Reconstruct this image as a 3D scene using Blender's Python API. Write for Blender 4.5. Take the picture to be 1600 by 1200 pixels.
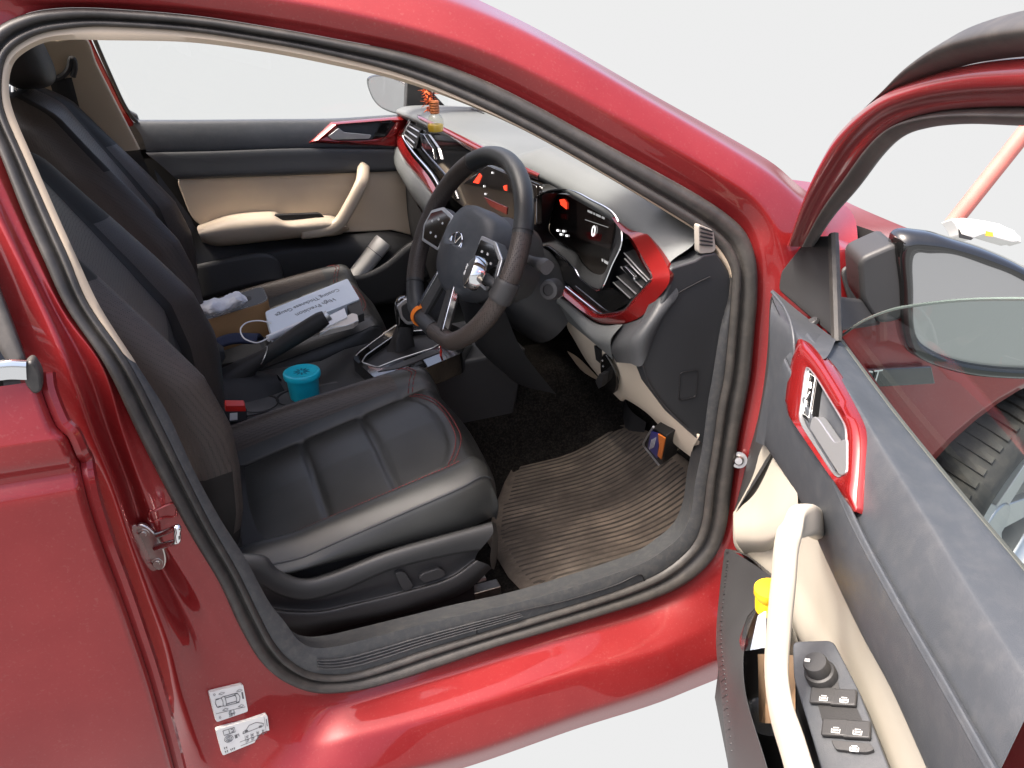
import bpy, bmesh, math, random
from mathutils import Vector as V
from mathutils.bvhtree import BVHTree

random.seed(7)
for o in list(bpy.data.objects):
    bpy.data.objects.remove(o, do_unlink=True)
SC = bpy.context.scene
COL = SC.collection
rad = math.radians

# ------------------------------------------------------------------ camera
# metres; x = towards the car's nose, y = from the driver's side to the passenger's side, z up, ground at 0
CAM = V((.1485, -.8414, 1.3459))
YAW, PITCH, ROLL, FPX = rad(21.13), rad(26.54), rad(-1.03), 1270.65
_h = V((math.sin(YAW), math.cos(YAW), 0)); _r = V((math.cos(YAW), -math.sin(YAW), 0)); _z = V((0, 0, 1))
FW = _h * math.cos(PITCH) - _z * math.sin(PITCH)
_u = _h * math.sin(PITCH) + _z * math.cos(PITCH)
RT = _r * math.cos(ROLL) + _u * math.sin(ROLL)
UP = _u * math.cos(ROLL) - _r * math.sin(ROLL)
cd = bpy.data.cameras.new('camera')
cd.sensor_width = 36; cd.lens = FPX / 1600 * 36; cd.clip_start = .02; cd.clip_end = 2000
cam = bpy.data.objects.new('camera', cd); COL.objects.link(cam)
from mathutils import Matrix
M3 = Matrix((RT, UP, -FW)).transposed()
cam.matrix_world = Matrix.Translation(CAM) @ M3.to_4x4()
SC.camera = cam

# ------------------------------------------------------------------ light
SUN_TO = V((-.45, .03, .89)).normalized()
SUN_EL = math.asin(SUN_TO.z); SUN_AZ = math.atan2(SUN_TO.x, SUN_TO.y)
w = bpy.data.worlds.new('World'); SC.world = w; w.use_nodes = True
nt = w.node_tree; nt.nodes.clear()
sky = nt.nodes.new('ShaderNodeTexSky'); sky.sky_type = 'NISHITA'; sky.sun_disc = False
sky.sun_elevation = SUN_EL; sky.sun_rotation = SUN_AZ; sky.air_density = .6; sky.dust_density = 8.0; sky.ozone_density = 0.0
bg = nt.nodes.new('ShaderNodeBackground'); bg.inputs['Strength'].default_value = .15
wo = nt.nodes.new('ShaderNodeOutputWorld')
nt.links.new(sky.outputs[0], bg.inputs[0])
# below the horizon the world itself glows an even white; no ground is built
bg2 = nt.nodes.new('ShaderNodeBackground'); bg2.inputs['Color'].default_value = (1, 1, 1, 1); bg2.inputs['Strength'].default_value = .2285
tcw = nt.nodes.new('ShaderNodeTexCoord'); sep = nt.nodes.new('ShaderNodeSeparateXYZ'); nt.links.new(tcw.outputs['Generated'], sep.inputs[0])
mrw = nt.nodes.new('ShaderNodeMapRange'); mrw.inputs[1].default_value = .0; mrw.inputs[2].default_value = .04; nt.links.new(sep.outputs[2], mrw.inputs[0])
mxw = nt.nodes.new('ShaderNodeMixShader'); nt.links.new(mrw.outputs[0], mxw.inputs[0]); nt.links.new(bg2.outputs[0], mxw.inputs[1]); nt.links.new(bg.outputs[0], mxw.inputs[2])
nt.links.new(mxw.outputs[0], wo.inputs[0])
sl = bpy.data.lights.new('sun', 'SUN'); sl.energy = 1.4; sl.angle = rad(10.0); sl.color = (1, .95, .88)
so = bpy.data.objects.new('sun', sl); COL.objects.link(so)
so.rotation_euler = SUN_TO.to_track_quat('Z', 'Y').to_euler()
SC.view_settings.view_transform = 'Standard'; SC.view_settings.look = 'None'
SC.view_settings.exposure = 1.9; SC.view_settings.gamma = 1
SC.render.engine = 'CYCLES'
SC.cycles.max_bounces = 6; SC.cycles.diffuse_bounces = 3; SC.cycles.glossy_bounces = 3; SC.cycles.transparent_max_bounces = 16
SC.cycles.sample_clamp_indirect = 6; SC.cycles.caustics_reflective = False; SC.cycles.caustics_refractive = False

# ------------------------------------------------------------------ survey helpers
# each measured sight line from the camera is cut with the real surface it lies on
def ray(px, py): return FW + RT * ((px - 800) / FPX) - UP * ((py - 600) / FPX)
def PL(p, P0, n):
    d = ray(*p); return CAM + d * ((P0 - CAM).dot(n) / d.dot(n))
def X(p, v): return PL(p, V((v, 0, 0)), V((1, 0, 0)))
def Y(p, v): return PL(p, V((0, v, 0)), V((0, 1, 0)))
def Z(p, v): return PL(p, V((0, 0, v)), V((0, 0, 1)))
GT = [(-1, .125), (.8, .125), (.95, .13), (1.07, .175), (1.28, .296), (1.5, .45), (3, 1.5)]
def gy(z):
    for (a, b), (c, d) in zip(GT, GT[1:]):
        if z <= c: return b + (d - b) * (z - a) / (c - a)
    return GT[-1][1]
def G(p, off=0.):
    d = ray(*p); a, b = .1, 5.
    for _ in range(50):
        m = (a + b) / 2; q = CAM + d * m
        if q.y - gy(q.z) - off > 0: b = m
        else: a = m
    return CAM + d * a
# the open driver's door has axes of its own
DA = V((.794, -.202, .98)); DD = V((-.43, -.903, 0)).normalized(); DN = V((-.903, .43, 0)).normalized()
def D(p, t, lean=0.): return PL(p, DA + DN * t, (DN - _z * lean))
def DL(s, t, z): return V((DA.x, DA.y, z)) + DD * s + DN * t

# ------------------------------------------------------------------ mesh helpers
def cr(P, n, closed=False, lin=False):
    P = [V(p) for p in P]; k = len(P); out = []
    segs = k if closed else k - 1
    for i in range(n):
        f = i / n * segs if closed else i / (n - 1) * segs
        j = min(int(f), segs - 1); t = f - j
        if closed: a, b, c, d = P[(j - 1) % k], P[j % k], P[(j + 1) % k], P[(j + 2) % k]
        else:
            b, c = P[j], P[j + 1]
            a = P[j - 1] if j > 0 else b * 2 - c
            d = P[j + 2] if j + 2 < k else c * 2 - b
        if lin: out.append(b.lerp(c, t)); continue
        # centripetal-ish catmull rom with tension that avoids overshoot
        m1 = (c - a) * .5; m2 = (d - b) * .5
        L = (c - b).length * 1.2
        if m1.length > L: m1 = m1.normalized() * L
        if m2.length > L: m2 = m2.normalized() * L
        t2, t3 = t * t, t * t * t
        out.append(b * (2*t3 - 3*t2 + 1) + m1 * (t3 - 2*t2 + t) + c * (-2*t3 + 3*t2) + m2 * (t3 - t2))
    return out

class MB:
    def __init__(s): s.v = []; s.f = []; s.mi = []
    def add(s, vs, fs, mi=0):
        n = len(s.v); s.v += [V(q) for q in vs]; s.f += [[i + n for i in q] for q in fs]; s.mi += [mi] * len(fs); return s
    def grid(s, rows, cu=False, cv=False, mi=0):
        m, k = len(rows), len(rows[0]); fs = []
        for i in range(m if cu else m - 1):
            for j in range(k if cv else k - 1):
                a, b = i, (i + 1) % m; c, d = j, (j + 1) % k
                fs.append([a*k + c, a*k + d, b*k + d, b*k + c])
        return s.add([q for r in rows for q in r], fs, mi)
    def box(s, lo, hi, mi=0, M=None):
        lo, hi = V(lo), V(hi)
        vs = [V((x, y, z)) for x in (lo.x, hi.x) for y in (lo.y, hi.y) for z in (lo.z, hi.z)]
        if M: vs = [M @ q for q in vs]
        return s.add(vs, [(0,1,3,2), (4,6,7,5), (0,4,5,1), (2,3,7,6), (0,2,6,4), (1,5,7,3)], mi)
    def prism(s, pts, off, mi=0):
        n = len(pts); pts = [V(q) for q in pts]; off = V(off)
        fs = [list(range(n)), list(range(2*n - 1, n - 1, -1))] + [[i, i + n, (i + 1) % n + n, (i + 1) % n] for i in range(n)]
        return s.add(pts + [q + off for q in pts], fs, mi)
    def tube(s, pts, r, n=10, closed=False, caps=True, mi=0, sq=None, up=None):
        pts = [V(q) for q in pts]; k = len(pts); rows = []
        nrm = None
        for i, q in enumerate(pts):
            a = pts[(i - 1) % k] if (closed or i > 0) else q
            b = pts[(i + 1) % k] if (closed or i < k - 1) else q
            t = (b - a).normalized()
            if up is not None: nrm = (V(up) - t * V(up).dot(t)).normalized()
            elif nrm is None:
                nrm = t.orthogonal().normalized()
            else: nrm = (nrm - t * nrm.dot(t)).normalized()
            bi = t.cross(nrm)
            rr = r[i] if isinstance(r, (list, tuple)) else r
            ra, rb = (rr, rr) if sq is None else (rr * sq[0], rr * sq[1])
            row = []
            for j in range(n):
                an = 2 * math.pi * j / n; c, sn = math.cos(an), math.sin(an)
                if sq is not None and len(sq) > 2:
                    e = sq[2]; c = math.copysign(abs(c) ** e, c); sn = math.copysign(abs(sn) ** e, sn)
                row.append(q + nrm * (c * ra) + bi * (sn * rb))
            rows.append(row)
        b0 = len(s.v); s.grid(rows, cu=closed, cv=True, mi=mi)
        if caps and not closed:
            s.f += [list(range(b0, b0 + n)), list(range(b0 + (k - 1) * n, b0 + k * n))]; s.mi += [mi, mi]
        return s
    def lathe(s, prof, M, n=32, mi=0):
        rows = [[M @ V((r * math.cos(2*math.pi*j/n), r * math.sin(2*math.pi*j/n), z)) for j in range(n)] for r, z in prof]
        return s.grid(rows, cv=True, mi=mi)
    def build(s, name, mats, parent=None, smooth=40, bevel=0, seg=2, solid=0, solid_off=0, sub=0, label=None):
        me = bpy.data.meshes.new(name); me.from_pydata([tuple(q) for q in s.v], [], s.f)
        if not isinstance(mats, (list, tuple)): mats = [mats]
        for m in mats: me.materials.append(m)
        if any(s.mi): me.polygons.foreach_set('material_index', s.mi)
        bm = bmesh.new(); bm.from_mesh(me); bmesh.ops.recalc_face_normals(bm, faces=bm.faces); bm.to_mesh(me); bm.free()
        if smooth:
            me.polygons.foreach_set('use_smooth', [True] * len(me.polygons))
            if smooth < 180: me.set_sharp_from_angle(angle=rad(smooth))
        o = bpy.data.objects.new(name, me); COL.objects.link(o)
        if parent is not None:
            o.parent = parent; o.location = -world_loc(parent)
        if solid:
            m = o.modifiers.new('solid', 'SOLIDIFY'); m.thickness = solid; m.offset = solid_off; m.use_even_offset = False
        if bevel:
            m = o.modifiers.new('bevel', 'BEVEL'); m.width = bevel; m.segments = seg; m.limit_method = 'ANGLE'; m.angle_limit = rad(35)
            m.use_clamp_overlap = True
        if sub:
            m = o.modifiers.new('sub', 'SUBSURF'); m.levels = sub; m.render_levels = sub
        if label: o['label'] = label
        return o
def world_loc(o):
    q = V((0, 0, 0))
    while o is not None: q += o.location; o = o.parent
    return q
def rebase(o):
    """move the origin of a top-level mesh to the middle of its base"""
    vs = [q.co for q in o.data.vertices]
    c = V(((min(q.x for q in vs) + max(q.x for q in vs)) / 2, (min(q.y for q in vs) + max(q.y for q in vs)) / 2, min(q.z for q in vs)))
    for q in o.data.vertices: q.co -= c
    o.location = c; return o
def thing(o, label, cat, group=None):
    o['label'] = label; o['category'] = cat
    if group: o['group'] = group
    return o
def rnd(P, r, n=5):
    """round the corners of a closed outline; r a number or one per corner"""
    P = [V(q) for q in P]; k = len(P); out = []
    for i, q in enumerate(P):
        a, b = P[i - 1], P[(i + 1) % k]; rr = r[i] if isinstance(r, (list, tuple)) else r
        if rr <= 0: out.append(q); continue
        ra = min(rr, (a - q).length * .48); rb = min(rr, (b - q).length * .48)
        A = q + (a - q).normalized() * ra; B = q + (b - q).normalized() * rb
        for j in range(n + 1):
            t = j / n; out.append(A * (1-t)**2 + q * 2*t*(1-t) + B * t*t)
    return out
def plate(name, pts, off, mat, parent, bevel=.002, seg=2, **k):
    return MB().prism(pts, off).build(name, mat, parent, bevel=bevel, seg=seg, **k)
def ring_plate(name, outer, inner, off, mat, parent, bevel=0, **k):
    """flat frame: outer and inner outlines with the same number of points"""
    n = len(outer); off = V(off); m = MB()
    rows = [[V(q) for q in outer], [V(q) for q in inner], [V(q) + off for q in inner], [V(q) + off for q in outer]]
    m.grid(rows, cu=True, cv=True)
    return m.build(name, mat, parent, bevel=bevel, **k)
def loft(rows, nu, nv, linu=False, linv=False, cu=False, cv=False):
    R_ = [cr(r, nv, closed=cv, lin=linv) for r in rows]
    cols = [cr([R_[i][j] for i in range(len(R_))], nu, closed=cu, lin=linu) for j in range(nv)]
    return [[cols[j][i] for j in range(nv)] for i in range(nu)]
def surf(name, rows, nu, nv, mat, parent, solid=0, solid_off=0, label=None, smooth=180, **k):
    return MB().grid(loft(rows, nu, nv, **k), cu=k.get('cu', False), cv=k.get('cv', False)).build(name, mat, parent, smooth=smooth, solid=solid, solid_off=solid_off, label=label)
def frame_M(o, xa, za):
    """matrix with origin o, x axis xa, z axis za"""
    za = V(za).normalized(); xa = V(xa); xa = (xa - za * xa.dot(za)).normalized(); ya = za.cross(xa)
    m = Matrix((xa, ya, za)).transposed().to_4x4(); m.translation = V(o); return m
def text_mesh(name, s, M, size, mat, parent, depth=.0004, align='CENTER', flipx=False, spacing=1., label=None):
    cu = bpy.data.curves.new(name, 'FONT'); cu.body = s; cu.size = size; cu.extrude = depth; cu.align_x = align; cu.align_y = 'CENTER'
    cu.space_character = spacing; cu.resolution_u = 3
    t = bpy.data.objects.new(name, cu); COL.objects.link(t)
    dg = bpy.context.evaluated_depsgraph_get(); me = bpy.data.meshes.new_from_object(t.evaluated_get(dg))
    bpy.data.objects.remove(t, do_unlink=True)
    if flipx:
        for q in me.vertices: q.co.x = -q.co.x
    me.transform(M); me.materials.clear(); me.materials.append(mat); me.name = name
    o = bpy.data.objects.new(name, me); COL.objects.link(o)
    if parent is not None: o.parent = parent; o.location = -world_loc(parent)
    if label: o['label'] = label
    return o
def bvh_of(o):
    dg = bpy.context.evaluated_depsgraph_get(); e = o.evaluated_get(dg); me = e.to_mesh()
    wl = world_loc(o)
    b = BVHTree.FromPolygons([q.co + wl for q in me.vertices], [list(p.vertices) for p in me.polygons]); e.to_mesh_clear(); return b
def hit(p, b, lift=0.):
    q, n, _, _ = b.ray_cast(CAM, ray(*p).normalized())
    if q is None: return G(p, -lift)
    if n.dot(CAM - q) < 0: n = -n
    return q + n * lift

# ------------------------------------------------------------------ materials
def new_mat(name):
    m = bpy.data.materials.new(name); m.use_nodes = True
    return m, m.node_tree, m.node_tree.nodes['Principled BSDF']
def pbr(name, col, rough=.5, metal=0., coat=0., coat_r=.05, spec=.5, bump=None, var=None, rvar=None, emit=None, sheen=0, dust=None):
    """bump = (kind, scale, strength, distance); var = (scale, amount) brightness mottling; dust = (colour, scale, amount)"""
    m, t, b = new_mat(name); L = t.links.new
    b.inputs['Base Color'].default_value = (*col, 1); b.inputs['Roughness'].default_value = rough
    b.inputs['Metallic'].default_value = metal; b.inputs['Coat Weight'].default_value = coat; b.inputs['Coat Roughness'].default_value = coat_r
    b.inputs['Specular IOR Level'].default_value = spec
    if sheen: b.inputs['Sheen Weight'].default_value = sheen
    tc = t.nodes.new('ShaderNodeTexCoord'); co = tc.outputs['Object']
    colsock = None
    if var:
        n = t.nodes.new('ShaderNodeTexNoise'); n.inputs['Scale'].default_value = var[0]; n.inputs['Detail'].default_value = 6; L(co, n.inputs['Vector'])
        r = t.nodes.new('ShaderNodeMapRange'); r.inputs[1].default_value = .3; r.inputs[2].default_value = .7
        r.inputs[3].default_value = 1 - var[1]; r.inputs[4].default_value = 1 + var[1]; L(n.outputs[0], r.inputs[0])
        mx = t.nodes.new('ShaderNodeMix'); mx.data_type = 'RGBA'; mx.blend_type = 'MULTIPLY'; mx.inputs[0].default_value = 1
        mx.inputs[6].default_value = (*col, 1); L(r.outputs[0], mx.inputs[7]); colsock = mx.outputs[2]
    if dust:
        n = t.nodes.new('ShaderNodeTexNoise'); n.inputs['Scale'].default_value = dust[1]; n.inputs['Detail'].default_value = 9; n.inputs['Roughness'].default_value = .7; L(co, n.inputs['Vector'])
        r = t.nodes.new('ShaderNodeMapRange'); r.inputs[1].default_value = .45; r.inputs[2].default_value = .75; r.inputs[4].default_value = dust[2]; L(n.outputs[0], r.inputs[0])
        mx = t.nodes.new('ShaderNodeMix'); mx.data_type = 'RGBA'; L(r.outputs[0], mx.inputs[0])
        if colsock: L(colsock, mx.inputs[6])
        else: mx.inputs[6].default_value = (*col, 1)
        mx.inputs[7].default_value = (*dust[0], 1); colsock = mx.outputs[2]
    if colsock: L(colsock, b.inputs['Base Color'])
    if rvar:
        n = t.nodes.new('ShaderNodeTexNoise'); n.inputs['Scale'].default_value = rvar[0]; n.inputs['Detail'].default_value = 8; L(co, n.inputs['Vector'])
        r = t.nodes.new('ShaderNodeMapRange'); r.inputs[1].default_value = .3; r.inputs[2].default_value = .7
        r.inputs[3].default_value = max(0, rough - rvar[1]); r.inputs[4].default_value = min(1, rough + rvar[1]); L(n.outputs[0], r.inputs[0]); L(r.outputs[0], b.inputs['Roughness'])
    if bump:
        kind, sc, st, di = bump
        if kind == 'noise':
            n = t.nodes.new('ShaderNodeTexNoise'); n.inputs['Scale'].default_value = sc; n.inputs['Detail'].default_value = 4; h = n.outputs[0]
        else:
            n = t.nodes.new('ShaderNodeTexVoronoi'); n.inputs['Scale'].default_value = sc; h = n.outputs['Distance']
            n.feature = 'DISTANCE_TO_EDGE' if kind == 'cells' else 'F1'
            if kind == 'cells':
                cl = t.nodes.new('ShaderNodeMath'); cl.operation = 'MINIMUM'; cl.inputs[1].default_value = .25; L(h, cl.inputs[0]); h = cl.outputs[0]
        L(co, n.inputs['Vector'])
        bp = t.nodes.new('ShaderNodeBump'); bp.inputs['Strength'].default_value = st; bp.inputs['Distance'].default_value = di
        L(h, bp.inputs['Height']); L(bp.outputs[0], b.inputs['Normal'])
    if emit:
        b.inputs['Emission Color'].default_value = (*emit[0], 1); b.inputs['Emission Strength'].default_value = emit[1]
    return m

def paint_mat():
    m, t, b = new_mat('red metallic paint'); L = t.links.new
    tc = t.nodes.new('ShaderNodeTexCoord')
    n = t.nodes.new('ShaderNodeTexNoise'); n.inputs['Scale'].default_value = 5; n.inputs['Detail'].default_value = 10; n.inputs['Roughness'].default_value = .65
    L(tc.outputs['Object'], n.inputs['Vector'])
    r = t.nodes.new('ShaderNodeValToRGB'); r.color_ramp.elements[0].position = .35; r.color_ramp.elements[1].position = .75
    r.color_ramp.elements[0].color = (.235, .012, .014, 1); r.color_ramp.elements[1].color = (.29, .024, .024, 1)
    L(n.outputs[0], r.inputs[0])
    d1 = t.nodes.new('ShaderNodeTexNoise'); d1.inputs['Scale'].default_value = 260; d1.inputs['Detail'].default_value = 5; L(tc.outputs['Object'], d1.inputs['Vector'])
    d2 = t.nodes.new('ShaderNodeMapRange'); d2.inputs[1].default_value = .58; d2.inputs[2].default_value = .80; d2.inputs[4].default_value = .26; L(d1.outputs[0], d2.inputs[0])
    d3 = t.nodes.new('ShaderNodeMath'); d3.operation = 'MULTIPLY'; L(d2.outputs[0], d3.inputs[0]); L(n.outputs[0], d3.inputs[1])
    dm = t.nodes.new('ShaderNodeMix'); dm.data_type = 'RGBA'; L(d3.outputs[0], dm.inputs[0]); L(r.outputs[0], dm.inputs[6]); dm.inputs[7].default_value = (.42, .26, .22, 1)
    L(dm.outputs[2], b.inputs['Base Color'])
    b.inputs['Metallic'].default_value = .35; b.inputs['Roughness'].default_value = .38
    b.inputs['Coat Weight'].default_value = 1; b.inputs['Coat IOR'].default_value = 1.44; b.inputs['Specular IOR Level'].default_value = .25; b.inputs['Coat Roughness'].default_value = .04
    # dust film: roughness of the clear coat varies
    r2 = t.nodes.new('ShaderNodeMapRange'); r2.inputs[1].default_value = .4; r2.inputs[2].default_value = .7; r2.inputs[3].default_value = .02; r2.inputs[4].default_value = .12
    L(n.outputs[0], r2.inputs[0]); L(r2.outputs[0], b.inputs['Coat Roughness'])
    fl = t.nodes.new('ShaderNodeTexVoronoi'); fl.inputs['Scale'].default_value = 900; L(tc.outputs['Object'], fl.inputs['Vector'])
    bp = t.nodes.new('ShaderNodeBump'); bp.inputs['Strength'].default_value = .06; bp.inputs['Distance'].default_value = .0005
    L(fl.outputs['Distance'], bp.inputs['Height']); L(bp.outputs[0], b.inputs['Normal'])
    return m
def glass_mat(name, tint=(1, 1, 1), refl=.06, rough=.0):
    m = bpy.data.materials.new(name); m.use_nodes = True; t = m.node_tree; t.nodes.clear(); L = t.links.new
    o = t.nodes.new('ShaderNodeOutputMaterial'); a = t.nodes.new('ShaderNodeBsdfTransparent'); a.inputs[0].default_value = (*tint, 1)
    g = t.nodes.new('ShaderNodeBsdfGlossy'); g.inputs['Roughness'].default_value = rough
    lw = t.nodes.new('ShaderNodeLayerWeight'); lw.inputs[0].default_value = .5
    pw = t.nodes.new('ShaderNodeMath'); pw.operation = 'POWER'; pw.inputs[1].default_value = 5; L(lw.outputs['Facing'], pw.inputs[0])
    f = t.nodes.new('ShaderNodeMath'); f.operation = 'MULTIPLY_ADD'; f.inputs[1].default_value = .9; f.inputs[2].default_value = refl; L(pw.outputs[0], f.inputs[0])
    mx = t.nodes.new('ShaderNodeMixShader'); L(f.outputs[0], mx.inputs[0]); L(a.outputs[0], mx.inputs[1]); L(g.outputs[0], mx.inputs[2]); L(mx.outputs[0], o.inputs[0])
    return m

M_paint = paint_mat()
M_rubber = pbr('black rubber seal', (.040, .037, .034), .5, spec=.5, bump=('noise', 400, .15, .0005), var=(9, .2), dust=((.15, .13, .11), 40, .3))
M_black = pbr('black grained plastic', (.034, .034, .035), .5, bump=('cells', 700, .25, .0006), var=(6, .15))
M_dark = pbr('soft black dash plastic', (.032, .034, .037), .46, bump=('cells', 620, .35, .0007), var=(5, .12))
M_charcoal = pbr('charcoal door plastic', (.045, .050, .058), .5, bump=('cells', 620, .3, .0007), var=(8, .12), dust=((.2, .19, .18), 60, .12))
M_sill = pbr('dusty black sill plastic', (.042, .044, .047), .5, bump=('noise', 300, .2, .0005), dust=((.16, .15, .13), 90, .3))
M_beige = pbr('beige trim plastic', (.50, .405, .295), .5, bump=('cells', 800, .2, .0005), var=(5, .06))
M_beige_soft = pbr('beige padded vinyl', (.53, .44, .335), .48, bump=('cells', 900, .25, .0006), var=(6, .05))
M_cream = pbr('cream door plastic', (.47, .435, .365), .45, bump=('cells', 900, .2, .0005), var=(6, .05), dust=((.45, .4, .33), 20, .3))
M_roof = pbr('beige headliner', (.62, .54, .44), .9, bump=('noise', 300, .3, .001))
M_gloss = pbr('piano black', (.008, .008, .008), .08, coat=1)
M_chrome = pbr('chrome', (.75, .76, .78), .12, metal=1, rvar=(60, .06))
M_silver = pbr('satin silver plastic', (.55, .56, .57), .36, metal=.85)
M_steel = pbr('zinc steel', (.55, .53, .5), .35, metal=1, bump=('noise', 120, .2, .0005), var=(40, .2))
M_trimred = pbr('glossy red trim', (.23, .010, .010), .22, metal=.4, coat=1, coat_r=.06)
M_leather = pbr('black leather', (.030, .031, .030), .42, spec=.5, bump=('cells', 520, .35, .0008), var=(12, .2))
M_leather_shaded = pbr('shaded seat leather', (.017, .0155, .0145), .55, spec=.25, bump=('cells', 520, .35, .0008), var=(12, .2))  # same black leather made darker: shade on the backrests put into the colour
M_leather_g = pbr('blue black leather', (.026, .028, .030), .42, spec=.5, bump=('cells', 520, .35, .0008), var=(12, .2))
M_carpet = pbr('black carpet', (.010, .0095, .009), .95, spec=.1, bump=('noise', 900, .8, .003), var=(60, .4), dust=((.12, .10, .08), 220, .35))
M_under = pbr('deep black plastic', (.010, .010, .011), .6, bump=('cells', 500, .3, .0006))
M_glass = glass_mat('clear window glass', (.97, .98, .975), .03)
M_tint = glass_mat('tinted window glass', (.05, .055, .06))
M_mirror = pbr('grey mirror glass', (.50, .50, .505), .30, metal=1)
M_tyre = pbr('tyre rubber', (.035, .033, .031), .75, bump=('noise', 150, .3, .001), dust=((.14, .12, .1), 25, .5))
M_white = pbr('white plastic', (.75, .75, .73), .4)
M_ground = pbr('white ground', (.185, .185, .185), 1.0, spec=0)

# ================================================================== setting
# ================================================================== the car
car = bpy.data.objects.new('car', None); COL.objects.link(car); car.empty_display_size = .3
thing(car, 'red sedan with its driver door wide open showing a black and beige interior', 'car')

# ---- door opening: outer edge of the rubber seal, inner edge of the seal, edge of the trim behind it
LOOP = [((-38,150),(3,140),(14,140)), ((-34,90),(8,98),(19,105)), ((-8,45),(25,74),(36,84)), ((38,22),(62,54),(72,66)),
 ((90,13),(110,45),(113,62)), ((160,13),(165,42),(166,63)), ((300,24),(295,50),(293,66)), ((420,42),(410,67),(405,80)),
 ((520,60),(510,86),(502,98)), ((640,84),(625,116),(616,124)), ((740,118),(725,156),(720,160)), ((840,166),(822,203),(821,205)),
 ((960,232),(940,269),(939,271)), ((1080,298),(1057,339),(1056,341)), ((1130,330),(1099,367),(1097,369)), ((1163,362),(1126,392),(1120,400)),
 ((1178,405),(1142,425),(1138,430)), ((1180,460),(1141,465),(1137,465)), ((1177,500),(1138,510),(1126,510)), ((1170,580),(1130,590),(1113,590)),
 ((1162,625),(1122,630),(1106,630)), ((1150,690),(1112,700),(1097,700)), ((1142,750),(1103,755),(1086,755)), ((1133,817),(1096,812),(1080,800)),
 ((1121,854),(1084,846),(1066,834)), ((1100,883),(1060,873),(1040,858)), ((1067,910),(1025,897),(1005,880)), ((1017,933),(970,920),(950,900)),
 ((950,954),(900,943),(880,922)), ((867,979),(820,967),(800,944)), ((783,1003),(745,990),(725,960)), ((700,1032),(668,1013),(645,980)),
 ((620,1058),(595,1038),(575,998)), ((560,1073),(540,1052),(525,1010)), ((496,1078),(490,1050),(490,1012)), ((443,1061),(455,1032),(466,1000)),
 ((405,1029),(428,1002),(445,972)), ((373,976),(403,955),(420,940)), ((341,907),(372,892),(382,870)), ((299,837),(333,824),(345,812)),
 ((256,757),(292,744),(303,735)), ((213,672),(250,658),(263,648)), ((165,571),(202,566),(221,580)), ((104,480),(140,476),(157,480)),
 ((68,404),(108,402),(120,402)), ((36,332),(78,336),(90,336)), ((0,240),(38,245),(50,244)), ((-25,185),(10,180),(22,178))]
NL = 336
LO = cr([G(a) for a, b, c in LOOP], NL, True); LI = cr([G(b, .004) for a, b, c in LOOP], NL, True); LT = cr([G(c, .012) for a, b, c in LOOP], NL, True)
OUT = V((0, -1, .05)).normalized()
prof = [(0, -.004), (.03, .006), (.12, .0125), (.28, .015), (.45, .0115), (.56, .004), (.60, -.003), (.64, .003), (.74, .009), (.86, .0085), (.95, .004), (1, -.004)]
seal = MB().grid([[LO[i].lerp(LI[i], t) + OUT * h for t, h in prof] for i in range(NL)], cu=True).build('door_seal', M_rubber, car, smooth=180)

# trim strips just inside the seal: beige round roof and pillar, black round sill and front pillar
cx = sum(LT, V()) / NL
def trim(name, i0, i1, mat, deep=.07):
    rows = []
    for i in range(i0, i1 + 1):
        a, b = LI[i % NL], LT[i % NL]
        out = (b - cx); out.y = 0; out.normalize()
        rows.append([a + V((0, .006, 0)) + out * .004, a + V((0, -.001, 0)), a.lerp(b, .5) + V((0, -.004, 0)), b, b + out * .006 + V((0, .008, 0)), b + out * .02 + V((0, deep, 0))])
    return MB().grid(rows).build(name, mat, car, smooth=60)
k = NL / len(LOOP)
iB0 = int(42.15 * k); iA1 = int(16.2 * k)
trim('pillar_trim', iB0 - NL, iA1, M_beige)
sill = trim('sill_trim', iA1, iB0, M_sill, .05)
# ribs of the scuff plate
bs = bvh_of(sill)
rb = MB()
for j, f in enumerate((.25, .36, .47, .58)):
    pts = []
    for i in range(int(29 * k), int(34 * k)):
        q = LI[i].lerp(LT[i], f); 
        pts.append(q + V((0, -.0045 - .001, .002)))
    rb.tube(pts, .0011, 6)
rb.build('tread_rib', M_sill, sill)
pts = [G(p, .003) for p in [(745,990),(748,978),(800,958),(880,940),(960,915),(998,898),(1008,908)]]
MB().tube(cr(pts, 30), .0012, 6).build('panel_line', M_under, sill)

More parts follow.
